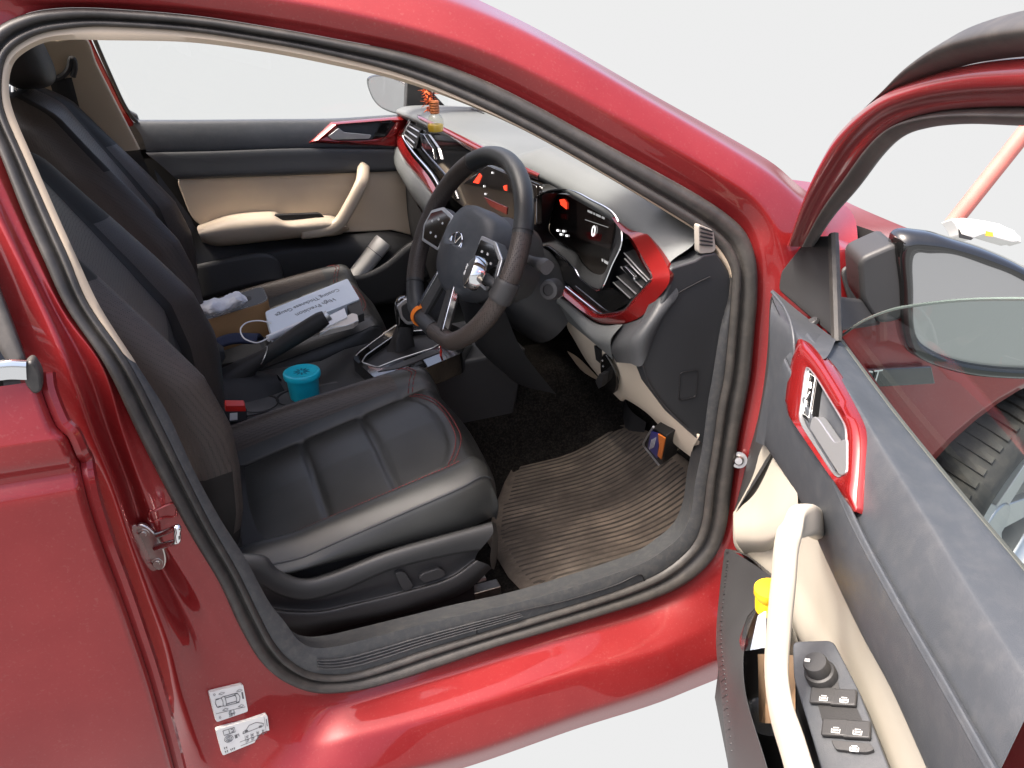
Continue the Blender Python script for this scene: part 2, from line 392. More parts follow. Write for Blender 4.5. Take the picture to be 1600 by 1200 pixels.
# ---- painted side of the body round the opening; columns run from the seal outwards: (pixel, offset from the door plane)
BODY = {
 0: [((-70,165),-.012),((-100,175),-.035),((-150,190),-.03),((-220,200),.0)],
 2: [((-40,15),-.012),((-65,-10),-.035),((-110,-60),-.03),((-150,-100),.03)],
 4: [((86,2),-.012),((80,-22),-.035),((70,-75),-.03),((60,-120),.04)],
 6: [((304,12),-.012),((312,-15),-.035),((325,-70),-.03),((335,-110),.04)],
 8: [((528,45),-.012),((540,18),-.035),((575,-35),-.025),((590,-62),.04)],
 10:[((750,104),-.012),((764,82),-.035),((800,40),-.02),((806,28),.05)],
 12:[((968,216),-.012),((982,190),-.035),((1018,160),-.02),((1024,150),.05)],
 14:[((1140,316),-.012),((1158,292),-.035),((1192,264),-.02),((1200,250),.05)],
 15:[((1176,350),-.012),((1200,336),-.035),((1250,312),-.02),((1262,300),.05)],
 16:[((1194,400),-.012),((1226,390),-.03),((1290,360),-.02),((1330,330),.05)],
 17:[((1196,460),-.01),((1226,460),-.03),((1290,440),-.05),((1340,420),-.05)],
 19:[((1184,582),-.01),((1208,584),-.03),((1280,590),-.05),((1330,590),-.05)],
 21:[((1162,692),-.01),((1185,698),-.03),((1250,710),-.05),((1300,715),-.05)],
 23:[((1145,822),-.01),((1170,835),-.03),((1240,855),-.05),((1290,860),-.05)],
 25:[((1112,898),-.01),((1150,945),-.045),((1190,985),-.08),((1205,1010),-.06)],
 27:[((1025,952),-.01),((1045,1010),-.07),((1060,1062),-.095),((1062,1085),-.075)],
 29:[((874,999),-.01),((886,1056),-.07),((894,1120),-.095),((897,1140),-.075)],
 31:[((705,1054),-.01),((715,1110),-.07),((722,1180),-.095),((724,1200),-.075)],
 33:[((556,1098),-.01),((555,1150),-.06),((550,1220),-.095),((550,1245),-.075)],
 34:[((490,1104),-.008),((470,1165),-.045),((430,1240),-.075),((410,1290),-.05)],
 35:[((428,1086),-.006),((385,1130),-.03),((330,1200),-.045),((270,1260),.0)],
 36:[((385,1050),-.004),((340,1080),-.02),((285,1110),-.035),((235,1140),.05)],
 37:[((345,988),-.002),((305,995),-.004),((262,1010),-.035),((205,1030),.06)],
 38:[((302,920),-.002),((270,922),.008),((232,925),-.03),((170,940),.07)],
 39:[((252,842),-.002),((228,842),.014),((203,842),-.03),((140,855),.07)],
 40:[((218,756),-.004),((200,757),.012),((176,758),-.03),((100,775),.06)],
 41:[((190,672),-.006),((168,673),.008),((143,676),-.03),((62,692),.02)],
 42:[((160,574),-.010),((135,577),.0),((109,581),-.03),((35,605),.01)],
 43:[((96,482),-.012),((84,483),-.008),((70,485),-.03),((0,500),.0)],
 45:[((26,336),-.012),((14,339),-.016),((-2,342),-.03),((-60,360),.0)],
 47:[((-40,192),-.012),((-52,197),-.02),((-75,205),-.03),((-130,225),.0)],
}
ks = sorted(BODY)
colsets = []
for c in range(4):
    ctl = [G(p, o) for p, o in (BODY[i][c] for i in ks)]
    # interpolate between the key stations so every loop station has its own point
    out = []
    nk = len(ks)
    full = cr(ctl, nk * 24, True)
    for i in range(NL):
        s = i / k
        for a in range(nk):
            s0 = ks[a]; s1 = ks[(a + 1) % nk] + (len(LOOP) if a == nk - 1 else 0)
            ss = s if s >= s0 else s + len(LOOP)
            if s0 <= ss < s1:
                f = (a + (ss - s0) / (s1 - s0)) * 24; j = int(f)
                out.append(full[j % (nk*24)].lerp(full[(j + 1) % (nk*24)], f - j)); break
    colsets.append(out)
rows = []
for i in range(NL):
    p = [LO[i] + V((0, .004, 0)), LO[i].lerp(colsets[0][i], .5) + V((0,.003,0))] + [c[i] for c in colsets]
    p = [p[0]] + [q for a, b in zip(p, p[1:]) for q in ((a.lerp(b, .14), a.lerp(b, .86)))] + [p[-1]]
    fine = cr(p, 42)
    rows.append(fine)
body = MB().grid(rows, cu=True).build('body_side', M_paint, car, smooth=180)
bb = bvh_of(body)
YC = .855
def mir(q): return V((q.x, 2 * YC - q.y, q.z))

# roof skin, headliner, windscreen, screen surround
rr = []
for x, dz in ((.50, -.03), (.25, 0), (-.1, .012), (-.5, .0), (-1.0, -.05)):
    e = .335
    rr.append([V((x, e, 1.365 + dz)), V((x, .5, 1.415 + dz)), V((x, YC, 1.435 + dz)), V((x, 2*YC - .5, 1.415 + dz)), V((x, 2*YC - e, 1.365 + dz))])
surf('roof', rr, 24, 24, M_paint, car)
hl = [[q - V((0, 0, .03)) for q in r[:]] for r in rr]
surf('headliner', hl, 16, 16, M_roof, car)
ws = [[V((1.06, .21, 1.025)), V((1.18, .45, .975)), V((1.23, YC, .96)), V((1.18, 2*YC - .45, .975)), V((1.06, 2*YC - .21, 1.025))],
      [V((.80, .30, 1.18)), V((.88, .5, 1.155)), V((.92, YC, 1.155)), V((.88, 2*YC - .5, 1.155)), V((.80, 2*YC - .30, 1.18))],
      [V((.50, .36, 1.325)), V((.54, .5, 1.32)), V((.56, YC, 1.345)), V((.54, 2*YC - .5, 1.32)), V((.50, 2*YC - .36, 1.325))]]
surf('windscreen', ws, 16, 24, M_glass, car)
# far-side front pillar, inside trim
fa = [[mir(V((1.10, .20, 1.0))), mir(V((.82, .285, 1.185))), mir(V((.50, .345, 1.335))), mir(V((-.1, .345, 1.36))), mir(V((-.6, .345, 1.33)))],
      [mir(V((1.02, .19, 1.0))), mir(V((.76, .265, 1.165))), mir(V((.46, .32, 1.31))), mir(V((-.1, .315, 1.345))), mir(V((-.6, .315, 1.31)))]]
surf('pillar_trim', [[q - V((0, .02, 0)) for q in r] for r in fa], 4, 40, M_beige, car, solid=.02)
surf('roof_rail', [[q + V((0, .06, 0)) for q in r] for r in fa], 4, 40, M_paint, car, solid=.03)

# front wing, bonnet, cowl, wiper, wheel
def wing_row(x):
    top = .975 - .36 * max(0, x - 1.05) + .16 * max(0, x - 1.40)
    return top
wc = V((1.56, .13, .315)); wr_ = .375
fr = []
for x in [1.0 + i * .045 for i in range(27)]:
    dx = abs(x - wc.x); zb = .25
    if dx < wr_: zb = wc.z + math.sqrt(wr_**2 - dx**2)
    zt = wing_row(x); row = []
    for j in range(13):
        z = zb + (zt - zb) * j / 12
        y = .03 + .05 * max(0, (z - .7) / .3) ** 2 + .06 * max(0, (.5 - z)) + .10 * max(0, x - 1.85) ** 1.5 - .012 * math.exp(-((z - .80) / .03) ** 2)
        row.append(V((x, y, z)))
    row.append(V((x, .14, zt + .008))); row.append(V((x + .0, .22, zt + .008)))
    fr.append(row)
wing = MB().grid(fr).build('front_wing', M_paint, car, smooth=50, solid=.006, solid_off=-1)
arch = MB(); pts = []
for i in range(25):
    a = math.pi * i / 24; pts.append(V((wc.x + (wr_ - .004) * math.cos(a), .05, wc.z + (wr_ - .004) * math.sin(a))))
arch.grid([pts, [q + V((0, .32, 0)) for q in pts]]).build('wheel_arch_liner', M_under, wing)
bn = []
for x in (1.14, 1.3, 1.6, 1.9, 2.2):
    z = wing_row(x) - .012
    bn.append([V((x, .225, z)), V((x + .03, .45, z - .045)), V((x + .04, YC, z - .07)), V((x + .03, 2*YC - .45, z - .045)), V((x, 2*YC - .225, z))])
surf('bonnet', bn, 20, 24, M_paint, car)
cw = [[V((1.06, .19, 1.005)), V((1.16, .45, .955)), V((1.20, YC, .94))], [V((1.13, .20, .960)), V((1.19, .45, .925)), V((1.22, YC, .912))]]
surf('cowl_panel', cw, 6, 20, M_under, car)
MB().tube(cr([V((1.13, .23, .985)), V((1.12, .30, 1.0)), V((1.16, .45, .985)), V((1.20, .75, .975))], 24), .009, 8).lathe([(0, .02), (.018, .018), (.02, 0), (.02, -.03)], Matrix.Translation((1.13, .23, .98)), 16).build('wiper_arm', M_silver, car)
# tyre and rim, turned a little outwards
Mw = Matrix.Translation(wc) @ Matrix.Rotation(rad(14), 4, 'Z') @ Matrix.Rotation(rad(90), 4, 'X')
tp = [(.20, -.085), (.24, -.10), (.285, -.10), (.303, -.085), (.311, -.05), (.313, 0), (.311, .05), (.303, .085), (.285, .10), (.24, .10), (.20, .085)]
wheel = MB().lathe(tp, Mw, 64).build('wheel', M_tyre, car, smooth=50)
tb = MB()
for i in range(72):
    a = 2 * math.pi * i / 72
    for s in (-1, 1):
        q = [V((r * math.cos(a + o), r * math.sin(a + o), z)) for r, z, o in ((.3155, s*.015, 0), (.3155, s*.05, .02), (.309, s*.086, .035), (.309, s*.086, .075), (.3155, s*.05, .06), (.3155, s*.015, .04))]
        tb.prism([Mw @ v for v in q], Mw.to_3x3() @ V((-.006 * math.cos(a), -.006 * math.sin(a), 0)))
tb.build('tread', M_tyre, wheel, smooth=0)
rm = MB().lathe([(.205, .085), (.2, .07), (.19, .06), (.19, -.06)], Mw, 48)
for i in range(5):
    a = 2 * math.pi * i / 5
    Mr = Mw @ Matrix.Rotation(a, 4, 'Z')
    rm.prism([Mr @ V(q) for q in ((.02, -.035, .05), (.195, -.022, .075), (.195, .022, .075), (.02, .035, .05))], Mr.to_3x3() @ V((0, 0, -.02)))
rm.lathe([(0, .06), (.05, .058), (.055, .04)], Mw, 24)
rm.build('rim', M_silver, wheel, bevel=.003)
# the garnish on the wing with its lettering
gp = [Y(p, .022) for p in ((1340,576),(1450,570),(1456,597),(1348,603))]
gar = plate('wing_badge', gp, (0, -.008, 0), M_gloss, wing)
text_mesh('lettering', 'GT', frame_M(Y((1361, 589), .011), (1, 0, -.1), (0, -1, 0)), .030, M_chrome, wing, depth=.001)
MB().prism(rnd([V((1.02, .062, .955)), V((1.10, .05, .955)), V((1.16, .04, .905)), V((1.13, .036, .885)), V((1.04, .04, .885))], .02), V((0, -.006, 0))).build('corner_trim', M_black, wing, bevel=.002)

# ---- striker, bolts, stickers and pressings on the middle pillar
def pframe(p, ux=(1, 0), lift=.002):
    q = hit(p, bb, lift); a = hit((p[0] + 14, p[1]), bb, lift); b = hit((p[0], p[1] - 14), bb, lift)
    xa = (a - q).normalized(); n = xa.cross((b - q)).normalized()
    if n.dot(CAM - q) < 0: n = -n
    return q, xa, n
q, xa, n = pframe((238, 850))
c1, c2 = hit((222, 812), bb, .003), hit((251, 884), bb, .003)
ax = (c2 - c1).normalized(); n2 = V((-.25, -.95, .15)).normalized(); n2 = (n2 - ax * n2.dot(ax)).normalized(); sd = n2.cross(ax)
Ms = frame_M((c1 + c2) / 2 + n2 * .002, ax, n2); L_ = (c2 - c1).length / 2
pm = MB()
out = [Ms @ V((L_ * math.cos(a), .016 * math.sin(a), 0)) for a in [2*math.pi*i/32 for i in range(32)]]
strk = pm.prism(out, n2 * .006).build('door_striker', M_steel, car, bevel=.0015)
S1, S2 = Ms @ V((-.002 * 1, 0, .006)), Ms @ V((L_ * .42, 0, .006))
e1, e2 = Y((277, 824), S1.y - .045), Y((277, 845), S1.y - .045)
s1, s2 = Y((246, 836), S1.y - .004), Y((243, 856), S1.y - .004)
MB().tube(cr([s1, s1.lerp(e1, .6), e1, e1.lerp(e2, .5), e2, s2.lerp(e2, .6), s2], 60), .0042, 10).build('striker_loop', M_chrome, strk)
for f in (-.62, .66):
    cM = Ms @ Matrix.Translation((L_ * f, 0, .006))
    MB().lathe([(0, .003), (.004, .003), (.0045, .001), (.0075, .001), (.008, -.002)], cM, 20).build('screw', M_steel, strk)
for p in ((133, 772), (255, 1104)):
    q, xa, n = pframe(p, lift=.004)
    M = frame_M(q, xa, n)
    hb = MB().box((-.016, -.014, -.006), (.016, .016, .002), M=M).build('hinge_bracket', M_paint, car, bevel=.003)
    MB().lathe([(0, .012), (.006, .012), (.008, .009), (.008, .002), (.012, .002), (.012, 0)], M, 20).build('bolt', M_paint, hb)
prs = [(234,799),(241,798),(272,786),(276,803),(271,808),(257,808),(237,815)]
MB().tube([hit(p, bb, .0006) for p in cr([V((*p, 0)) for p in prs], 40, True) for p in [(p.x, p.y)]], .0016, 6, closed=True).build('pressing', M_paint, car)
M_stick = pbr('sticker paper', (.72, .71, .68), .45, var=(30, .05)); M_ink = pbr('grey print', (.12, .12, .12), .6)
def sticker(corners, draw, name):
    c = [hit(p, bb, .0012) for p in corners]
    n = (c[1] - c[0]).cross(c[3] - c[0]).normalized()
    if n.dot(CAM - c[0]) < 0: n = -n
    P0 = sum(c, V()) / 4
    c = [q - n * (q - P0).dot(n) + n * .004 for q in c]
    st = MB().prism(rnd(c, .003, 3), -n * .009).build(name, M_stick, car, smooth=0)
    def uv(u, v): return (c[0].lerp(c[1], u)).lerp(c[3].lerp(c[2], u), v) + n * .0006
    ink = MB()
    def line(pts, r=.0005): ink.tube([uv(*q) for q in pts], r, 4)
    def rect(u0, v0, u1, v1): ink.add([uv(u0, v0), uv(u1, v0), uv(u1, v1), uv(u0, v1)], [(0,1,2,3)])
    draw(line, rect); ink.build('print', M_ink, st, smooth=0)
    return st, uv, n
def dr1(line, rect):
    car_o = [(.10,.38),(.13,.28),(.30,.26),(.34,.24),(.70,.24),(.80,.28),(.84,.40),(.80,.54),(.70,.58),(.34,.56),(.28,.54),(.12,.52),(.10,.38)]
    line(car_o); line([(.30,.27),(.32,.40),(.30,.54)]); line([(.40,.25),(.41,.40),(.40,.56)]); line([(.70,.25),(.73,.40),(.70,.57)]); line([(.41,.30),(.70,.30)]); line([(.41,.51),(.70,.51)])
    for u, v in ((.18,.27),(.18,.53),(.74,.25),(.74,.57)): rect(u-.05, v-.02, u+.05, v+.02)
    for u, v in ((.34,.12),(.86,.18),(.34,.68),(.82,.72)): 
        line([(u-.09,v),(u,v-.04),(u+.09,v),(u,v+.04),(u-.09,v)], .0003)
    line([(.04,.72),(.94,.80)], .0003); rect(.9, .26, .95, .5)
    line([(.10,.1),(.13,.06),(.16,.1),(.13,.14),(.10,.1)], .0003); line([(.10,.88),(.13,.84),(.16,.88),(.13,.92),(.10,.88)], .0003)
def dr2(line, rect):
    line([(.12,.10),(.34,.10),(.34,.28),(.12,.28),(.12,.10)]); line([(.23,.10),(.23,.28)]); line([(.27,.14),(.31,.14),(.31,.24),(.27,.24)])
    for r in (.085, .055, .025): line([(.19 + r*math.cos(a), .46 + r*1.5*math.sin(a)) for a in [i*.5236 for i in range(13)]], .0004)
    rect(.31,.40,.36,.54); line([(.36,.42),(.39,.40),(.39,.5)])
    line([(.47,.46),(.49,.38),(.55,.34),(.62,.20),(.76,.17),(.87,.28),(.90,.32),(.89,.42),(.47,.46)])
    for u in (.55, .83): rect(u-.03, .36, u+.03, .46)
    line([(.93,.04),(.93,.9)], .0003); rect(.96,.16,.975,.5)
    for i in range(4): line([(.50+.12*i,.56),(.50+.12*i,.9)], .0003)
    line([(.38,.74),(.95,.74)], .0003); line([(.38,.9),(.95,.9)], .0003)
    for i in range(4):
        for j in range(2): rect(.52+.11*i, .60+.15*j, .57+.11*i, .63+.15*j); rect(.52+.11*i, .66+.15*j, .56+.11*i, .685+.15*j)
    for j, u in enumerate((.06, .10, .06, .10, .17, .205, .24)):
        v = .72 if j < 2 else .86
        rect(u, v, u+.022, v+.05); rect(u+.008, v+.05, u+.016, v+.10)
s1_, uv1, n1 = sticker([(324,1079),(377,1066),(387,1111),(336,1125)], dr1, 'sticker')
xa = (uv1(1, .5) - uv1(0, .5)).normalized()
text_mesh('lettering', 'SET', frame_M(uv1(.5, .93), xa, n1), .006, M_ink, s1_, depth=.0002)
text_mesh('lettering', '(L)', frame_M(uv1(.5, .83), xa, n1), .008, M_ink, s1_, depth=.0002)
sticker([(335,1136),(415,1113),(423,1152),(346,1176)], dr2, 'sticker')
# door-check stay and hinge bolt on the front pillar
q = hit((1157, 716), bb, .006); xa = V((.5, -.85, 0)); n = V((-.5, -.6, .3)).normalized()
stay = MB().lathe([(0, .014), (.006, .014), (.008, .011), (.008, .004), (.014, .004), (.014, 0)], frame_M(q, (0, 0, 1), n), 18).build('door_stay_bolt', M_steel, car)

# ================================================================== rear door
E_ = [(50,606),(56,630),(78,672),(97,690),(118,745),(133,800),(155,865),(180,930),(205,1000),(228,1068),(248,1140),(264,1205),(285,1300)]
# outer skin profile over height: distance out of the door plane
def skin_y(z): return .035 - .030 * max(0, min(1, (1.0 - z) / .07)) ** .7 + .012 * math.exp(-((z - .885) / .012) ** 2) + (.03 * max(0, (.6 - z) / .3) ** 2)
ed = [PL(p, V((0, .01, 0)), V((0, 1, 0))) for p in E_]
ed = cr(ed, 90)
rows = []
for i, q in enumerate(ed):
    q = V((q.x, skin_y(q.z), q.z)); row = [q + V((.004, .03, 0)), q + V((.004, .010, 0)), q + V((.001, .001, 0)), q + V((-.004, -.001, 0))]
    for j in range(1, 16): row.append(V((q.x - .065 * j, skin_y(q.z) - .006 * math.sin(min(1, j / 8) * math.pi / 2) + .004, q.z)))
    rows.append(row)
rdoor = MB().grid(rows).build('rear_door', M_paint, car, smooth=180)
# raised inner return of the door edge
MB().tube([V((q.x + .010, skin_y(q.z) + .018, q.z)) for q in ed], .008, 8).build('edge_flange', M_paint, rdoor)
zb = ed[0].z + .006
MB().tube(cr([Y((42, 578), .022), Y((5, 578), .022), V((-.3, .022, Y((5, 578), .022).z + .004)), V((-.95, .022, Y((5, 578), .022).z + .01))], 20), .0095, 12, sq=(1.1, .55, .7), up=(0, 0, 1)).build('chrome_strip', M_chrome, rdoor)
MB().prism(rnd([Y(p, .02) for p in [(36,572),(50,562),(64,584),(66,612),(52,618),(38,600)]], .006), V((0, .02, 0))).build('strip_end_cap', M_rubber, rdoor, bevel=.003)
sash = [[G((-120, 205), -.045), G((-45, 345), -.045), G((0, 455), -.045), G((44, 572), -.055)], [G((-150, 235), -.045), G((-75, 385), -.045), G((-22, 505), -.045), G((22, 580), -.055)]]
surf('window_sash', sash, 4, 20, M_rubber, rdoor, solid=.01)
gl = [[G((-100, 230), -.02), G((-20, 420), -.025), G((20, 590), -.03)], [G((-700, 300), -.02), G((-700, 430), -.025), G((-700, 620), -.03)]]
surf('window_glass', gl, 6, 8, M_tint, rdoor)

# ================================================================== driver's door, open
def chaikc(P, n=2):
    for _ in range(n): P = [q for a, b in zip(P, P[1:] + P[:1]) for q in (a.lerp(b, .2), a.lerp(b, .8))]
    return P
def dq(L, t, lean=0): return [D(p, t, lean) for p in L]
GL = [(1306,530),(1380,632),(1450,722),(1520,808),(1600,905),(1680,1005)]
TE = [(1262,520),(1330,618),(1390,718),(1455,822),(1530,945),(1620,1085)]
CRL = [(1226,560),(1282,680),(1338,813),(1400,930),(1475,1060),(1560,1210)]
gA, gB, gC = [q + V((0, 0, .004)) for q in dq(GL, .006)], dq(TE, .047), [a.lerp(b, .45) for a, b in zip(dq(TE, .052), dq(CRL, .066))]
rows = [dq(GL, .0), gA, [a.lerp(b, .5) for a, b in zip(gA, gB)], [a.lerp(b, .93) for a, b in zip(gA, gB)], [a.lerp(b, .08) for a, b in zip(gB, gC)], [a.lerp(b, .45) for a, b in zip(dq(TE, .052), dq(CRL, .066))], dq(CRL, .068)]
fdoor = surf('front_door', rows, 30, 48, M_charcoal, car, smooth=180)
LB = [(1195,690),(1245,770),(1295,880),(1345,985),(1395,1078),(1450,1200)]
CR2 = [(p[0] - 1, p[1] + 3) for p in CRL]
surf('lower_pad', [dq(CRL, .062), dq(CR2, .074), [a.lerp(b, .5) + DN * .004 for a, b in zip(dq(CR2, .074), dq(LB, .066))], dq(LB, .066), dq(LB, .05)], 24, 40, M_charcoal, fdoor)
MB().tube(cr([q + DN * .001 for q in dq([(1242,600),(1282,690),(1337,818),(1400,935),(1475,1065),(1560,1215)], .071)], 40), .0035, 8).build('seam_roll', M_charcoal, fdoor)
# pad above the bezel up to the mirror corner, front end of the panel
surf('front_end_panel', [dq([(1207,452),(1250,488),(1306,531)], .02), dq([(1206,470),(1240,505),(1290,560)], .05), dq([(1203,500),(1236,530),(1262,566)], .062), dq([(1200,580),(1225,610),(1246,640)], .064), dq([(1180,690),(1205,700),(1240,705)], .062)], 20, 16, M_charcoal, fdoor)
surf('front_edge', [dq([(1203,470),(1198,560),(1185,650),(1162,735),(1146,800)], .0), dq([(1206,462),(1232,540),(1226,640),(1205,712),(1150,800)], .058)], 8, 24, M_black, fdoor)
MB().tube(cr(dq([(1206,456),(1226,482),(1238,515),(1240,560),(1227,636)], .066), 30), .0016, 8).build('edge_line', M_charcoal, fdoor)
def on_pad(L, lift):
    out = []
    for p in L:
        best = None
        for b_ in PADB:
            q, n_, _, dd = b_.ray_cast(CAM, ray(*p).normalized())
            if q is not None and (best is None or dd < best[0]): best = (dd, q)
        out.append((best[1] if best else D(p, .06)) + (DN * .8 + _z * .5) * lift)
    return out
PADB = [bvh_of(fdoor)] + [bvh_of(c) for c in fdoor.children if c.name.split('.')[0] in ('lower_pad', 'front_end_panel')]
c_ = on_pad([(1269,503)], .001)[0]
MB().lathe([(0, .0015), (.005, .0015), (.006, .0005), (.0075, .0005), (.008, -.003)], frame_M(c_, DD, (DN + _z * 1.2).normalized()), 20).build('screw_cap', M_black, fdoor)
# red bezel with the handle recess
bo_px = [(1249,524),(1284,560),(1318,612),(1345,662),(1349,690),(1345,750),(1337,812),(1303,752),(1262,694),(1225,642),(1231,590),(1240,548)]
bi_px = [(1262,571),(1277,590),(1296,622),(1312,648),(1323,668),(1323,705),(1323,740),(1308,748),(1280,706),(1248,657),(1253,622),(1258,582)]
b0_ = on_pad(bo_px, 0); bzc = sum(b0_, V()) / 12; bzn = V()
for q0_, q1_ in zip(b0_, b0_[1:] + b0_[:1]): bzn += (q0_ - bzc).cross(q1_ - bzc)
bzn.normalize()
if bzn.dot(CAM - bzc) < 0: bzn = -bzn
dev = max((q - bzc).dot(bzn) for q in b0_)
def bzq(L, h): return [PL(p, bzc + bzn * (dev * .6 + h), bzn) for p in L]
bo = chaikc(bzq(bo_px, .0005)); bi = chaikc(bzq(bi_px, .004))
m = MB(); bo2 = [q - bzn * .014 for q in bo]; bi2 = [q - bzn * .018 for q in bi]; bmid = [a.lerp(b, .45) + bzn * .004 for a, b in zip(bo, bi)]
m.grid([bo2, bo, bmid, bi], cv=True)
bez = m.build('handle_bezel', M_trimred, fdoor, smooth=60)
mc = MB().grid([r for r in (bi, bi2, [q.lerp(sum(bi2, V())/len(bi2), .5) for q in bi2], [q.lerp(sum(bi2, V())/len(bi2), .98) for q in bi2])], cv=True)
mc.build('handle_recess', M_charcoal, fdoor, smooth=50)
ring_plate('recess_rim', cr([q + DN * .001 for q in bi], 72, True), cr([q.lerp(sum(bi, V())/len(bi), .03) + DN * .001 for q in bi], 72, True), DN * -.004, M_silver, fdoor)
lockp = plate('lock_switch', rnd(bzq([(1263,576),(1277,588),(1265,662),(1252,650)], .003), .003, 3), DN * -.012, M_gloss, fdoor, bevel=.001)
ln = MB()
ln.tube(bzq([(1265,583),(1274,590),(1264,653),(1255,646)], .004), .0005, 4, closed=True)
ln.tube(bzq([(1259,623),(1266,612)], .004), .0006, 4)
for c in ((1266, 604), (1259, 633)):
    ln.prism(bzq([(c[0]-2, c[1]-3), (c[0]+2, c[1]-2), (c[0]+2, c[1]+3), (c[0]-2, c[1]+2)], .0038), DN * .0006)
    ln.tube(bzq([(c[0]-1.5, c[1]-3), (c[0]-.5, c[1]-7), (c[0]+1.5, c[1]-6), (c[0]+1.5, c[1]-2)], .004), .0006, 4)
ln.build('lock_symbol', M_white, lockp, smooth=0)
plate('door_handle', rnd(bzq([(1270,650),(1278,654),(1304,692),(1323,685),(1323,738),(1312,744),(1264,668)], .006), .004, 3), DN * -.008, M_silver, fdoor, bevel=.003, seg=3)
# cream panel, pull handle, armrest
LBc = [(1197,688),(1246,772),(1296,882),(1346,987),(1396,1080),(1452,1205)]
cl = [(1147,800),(1150,850),(1185,890),(1240,980),(1300,1100),(1330,1250)]
surf('door_insert', [dq(LBc, .055), [a.lerp(b, .15) + DN * .001 for a, b in zip(dq(LBc, .05), dq(cl, .04))], [a.lerp(b, .5) - DN * .004 for a, b in zip(dq(LBc, .05), dq(cl, .05))], dq(cl, .045), dq(cl, .0)], 24, 30, M_cream, fdoor)
# scooped front of the cream panel
surf('insert_corner', [dq([(1214,702),(1180,770),(1146,800)], .056), dq([(1245,768),(1200,815),(1147,825)], .066), dq([(1246,800),(1205,842),(1150,846)], .064), dq([(1238,815),(1205,860),(1165,868)], .045)], 20, 20, M_cream, fdoor)
hp = [D((1280,822), .06), D((1262,812), .10), D((1240,820), .118), D((1229,852), .124), D((1224,910), .126), D((1217,980), .128), D((1213,1050), .130), D((1221,1110), .132), D((1238,1165), .134), D((1258,1230), .134), D((1290,1310), .134)]
MB().tube(cr(hp, 60), [.0118] * 26 + [.0118 + .014 * min(1, max(0, (i - 26) / 34)) for i in range(34)], 20, sq=(.7, 1.15, .5), up=tuple(DN)).build('pull_handle', M_cream, fdoor, smooth=180)
# switch panel on the armrest
SP0 = D((1290,1090), .085); SPN = (DN * .45 + _z * .89 + DD * .10).normalized()
def SPl(p, h=0): return PL(p, SP0 + SPN * h, SPN)
spo = [(1238,1002),(1301,1000),(1312,1021),(1341,1077),(1368,1145),(1395,1215),(1290,1225),(1262,1130),(1240,1060)]
panel = plate('switch_panel', rnd([SPl(p) for p in spo], .006, 3), SPN * -.03, M_charcoal, fdoor, bevel=.003, seg=3)
MB().prism(rnd([SPl(p, .0006) for p in [(1258,1034),(1295,1031),(1304,1045),(1313,1080),(1263,1071)]], .004, 4), SPN * .0006).build('knob_plate', M_black, panel)
kM = frame_M(SPl((1285,1058), .0), DD, SPN)
knob = MB().lathe([(.0135, 0), (.0135, .007), (.0125, .010), (.0105, .011), (.0105, .020), (.0095, .0225), (0, .0225)], kM, 40).build('mirror_knob', M_black, panel, smooth=35)
MB().box((-.0015, .004, .0222), (.0015, .0085, .0232), M=kM @ Matrix.Rotation(rad(150), 4, 'Z')).build('knob_mark', M_white, knob)
M_icon = pbr('white icon print', (.6, .6, .6), .5)
def icon(p, par, h):
    M = frame_M(SPl(p, h), SPl((p[0]+10, p[1]+1), h) - SPl(p, h), SPN)
    i = MB().box((-.0035, -.0025, 0), (.0035, -.0018, .0004), M=M).box((-.0035, -.0025, 0), (-.0028, .0012, .0004), M=M).box((.0028, -.0025, 0), (.0035, .0012, .0004), M=M)
    i.box((-.0022, .0018, 0), (.0022, .0025, .0004), M=M).box((-.002, -.0008, 0), (.002, .0008, .0004), M=M); i.build('window_symbol', M_icon, par, smooth=0)
sw = plate('switch_well', rnd([SPl(p, .0006) for p in [(1272,1079),(1327,1082),(1360,1152),(1292,1152)]], .003, 3), SPN * .0006, M_under, panel, bevel=0)
for p in ((1287,1090),(1319,1093),(1306,1140),(1340,1143)):
    M = frame_M(SPl(p, .001), SPl((p[0]+10, p[1]+.5), .0) - SPl(p, .0), SPN)
    s_ = MB().prism([M @ V(q) for q in ((-.0105, -.0075, 0), (.0105, -.0075, 0), (.0105, .0085, 0), (-.0105, .0085, 0))], SPN * .0028)
    for v in s_.v[4:6]: v += SPN * .0016
    s_ = s_.build('window_switch', M_black, panel, bevel=.0015, seg=3); icon((p[0], p[1] + 1), panel, .0056)
MB().prism(rnd([SPl(p, 0) for p in [(1300,1160),(1362,1166),(1368,1176),(1355,1180),(1308,1175)]], .002, 3), SPN * .004).build('lockout_switch', M_black, panel, bevel=.001); icon((1335,1170), panel, .0042)
MB().lathe([(.0022, 0), (.0022, .0005), (.0014, .0005), (.0014, 0)], frame_M(SPl((1288,1073), .0014), DD, SPN), 16).build('mirror_symbol', M_icon, panel)
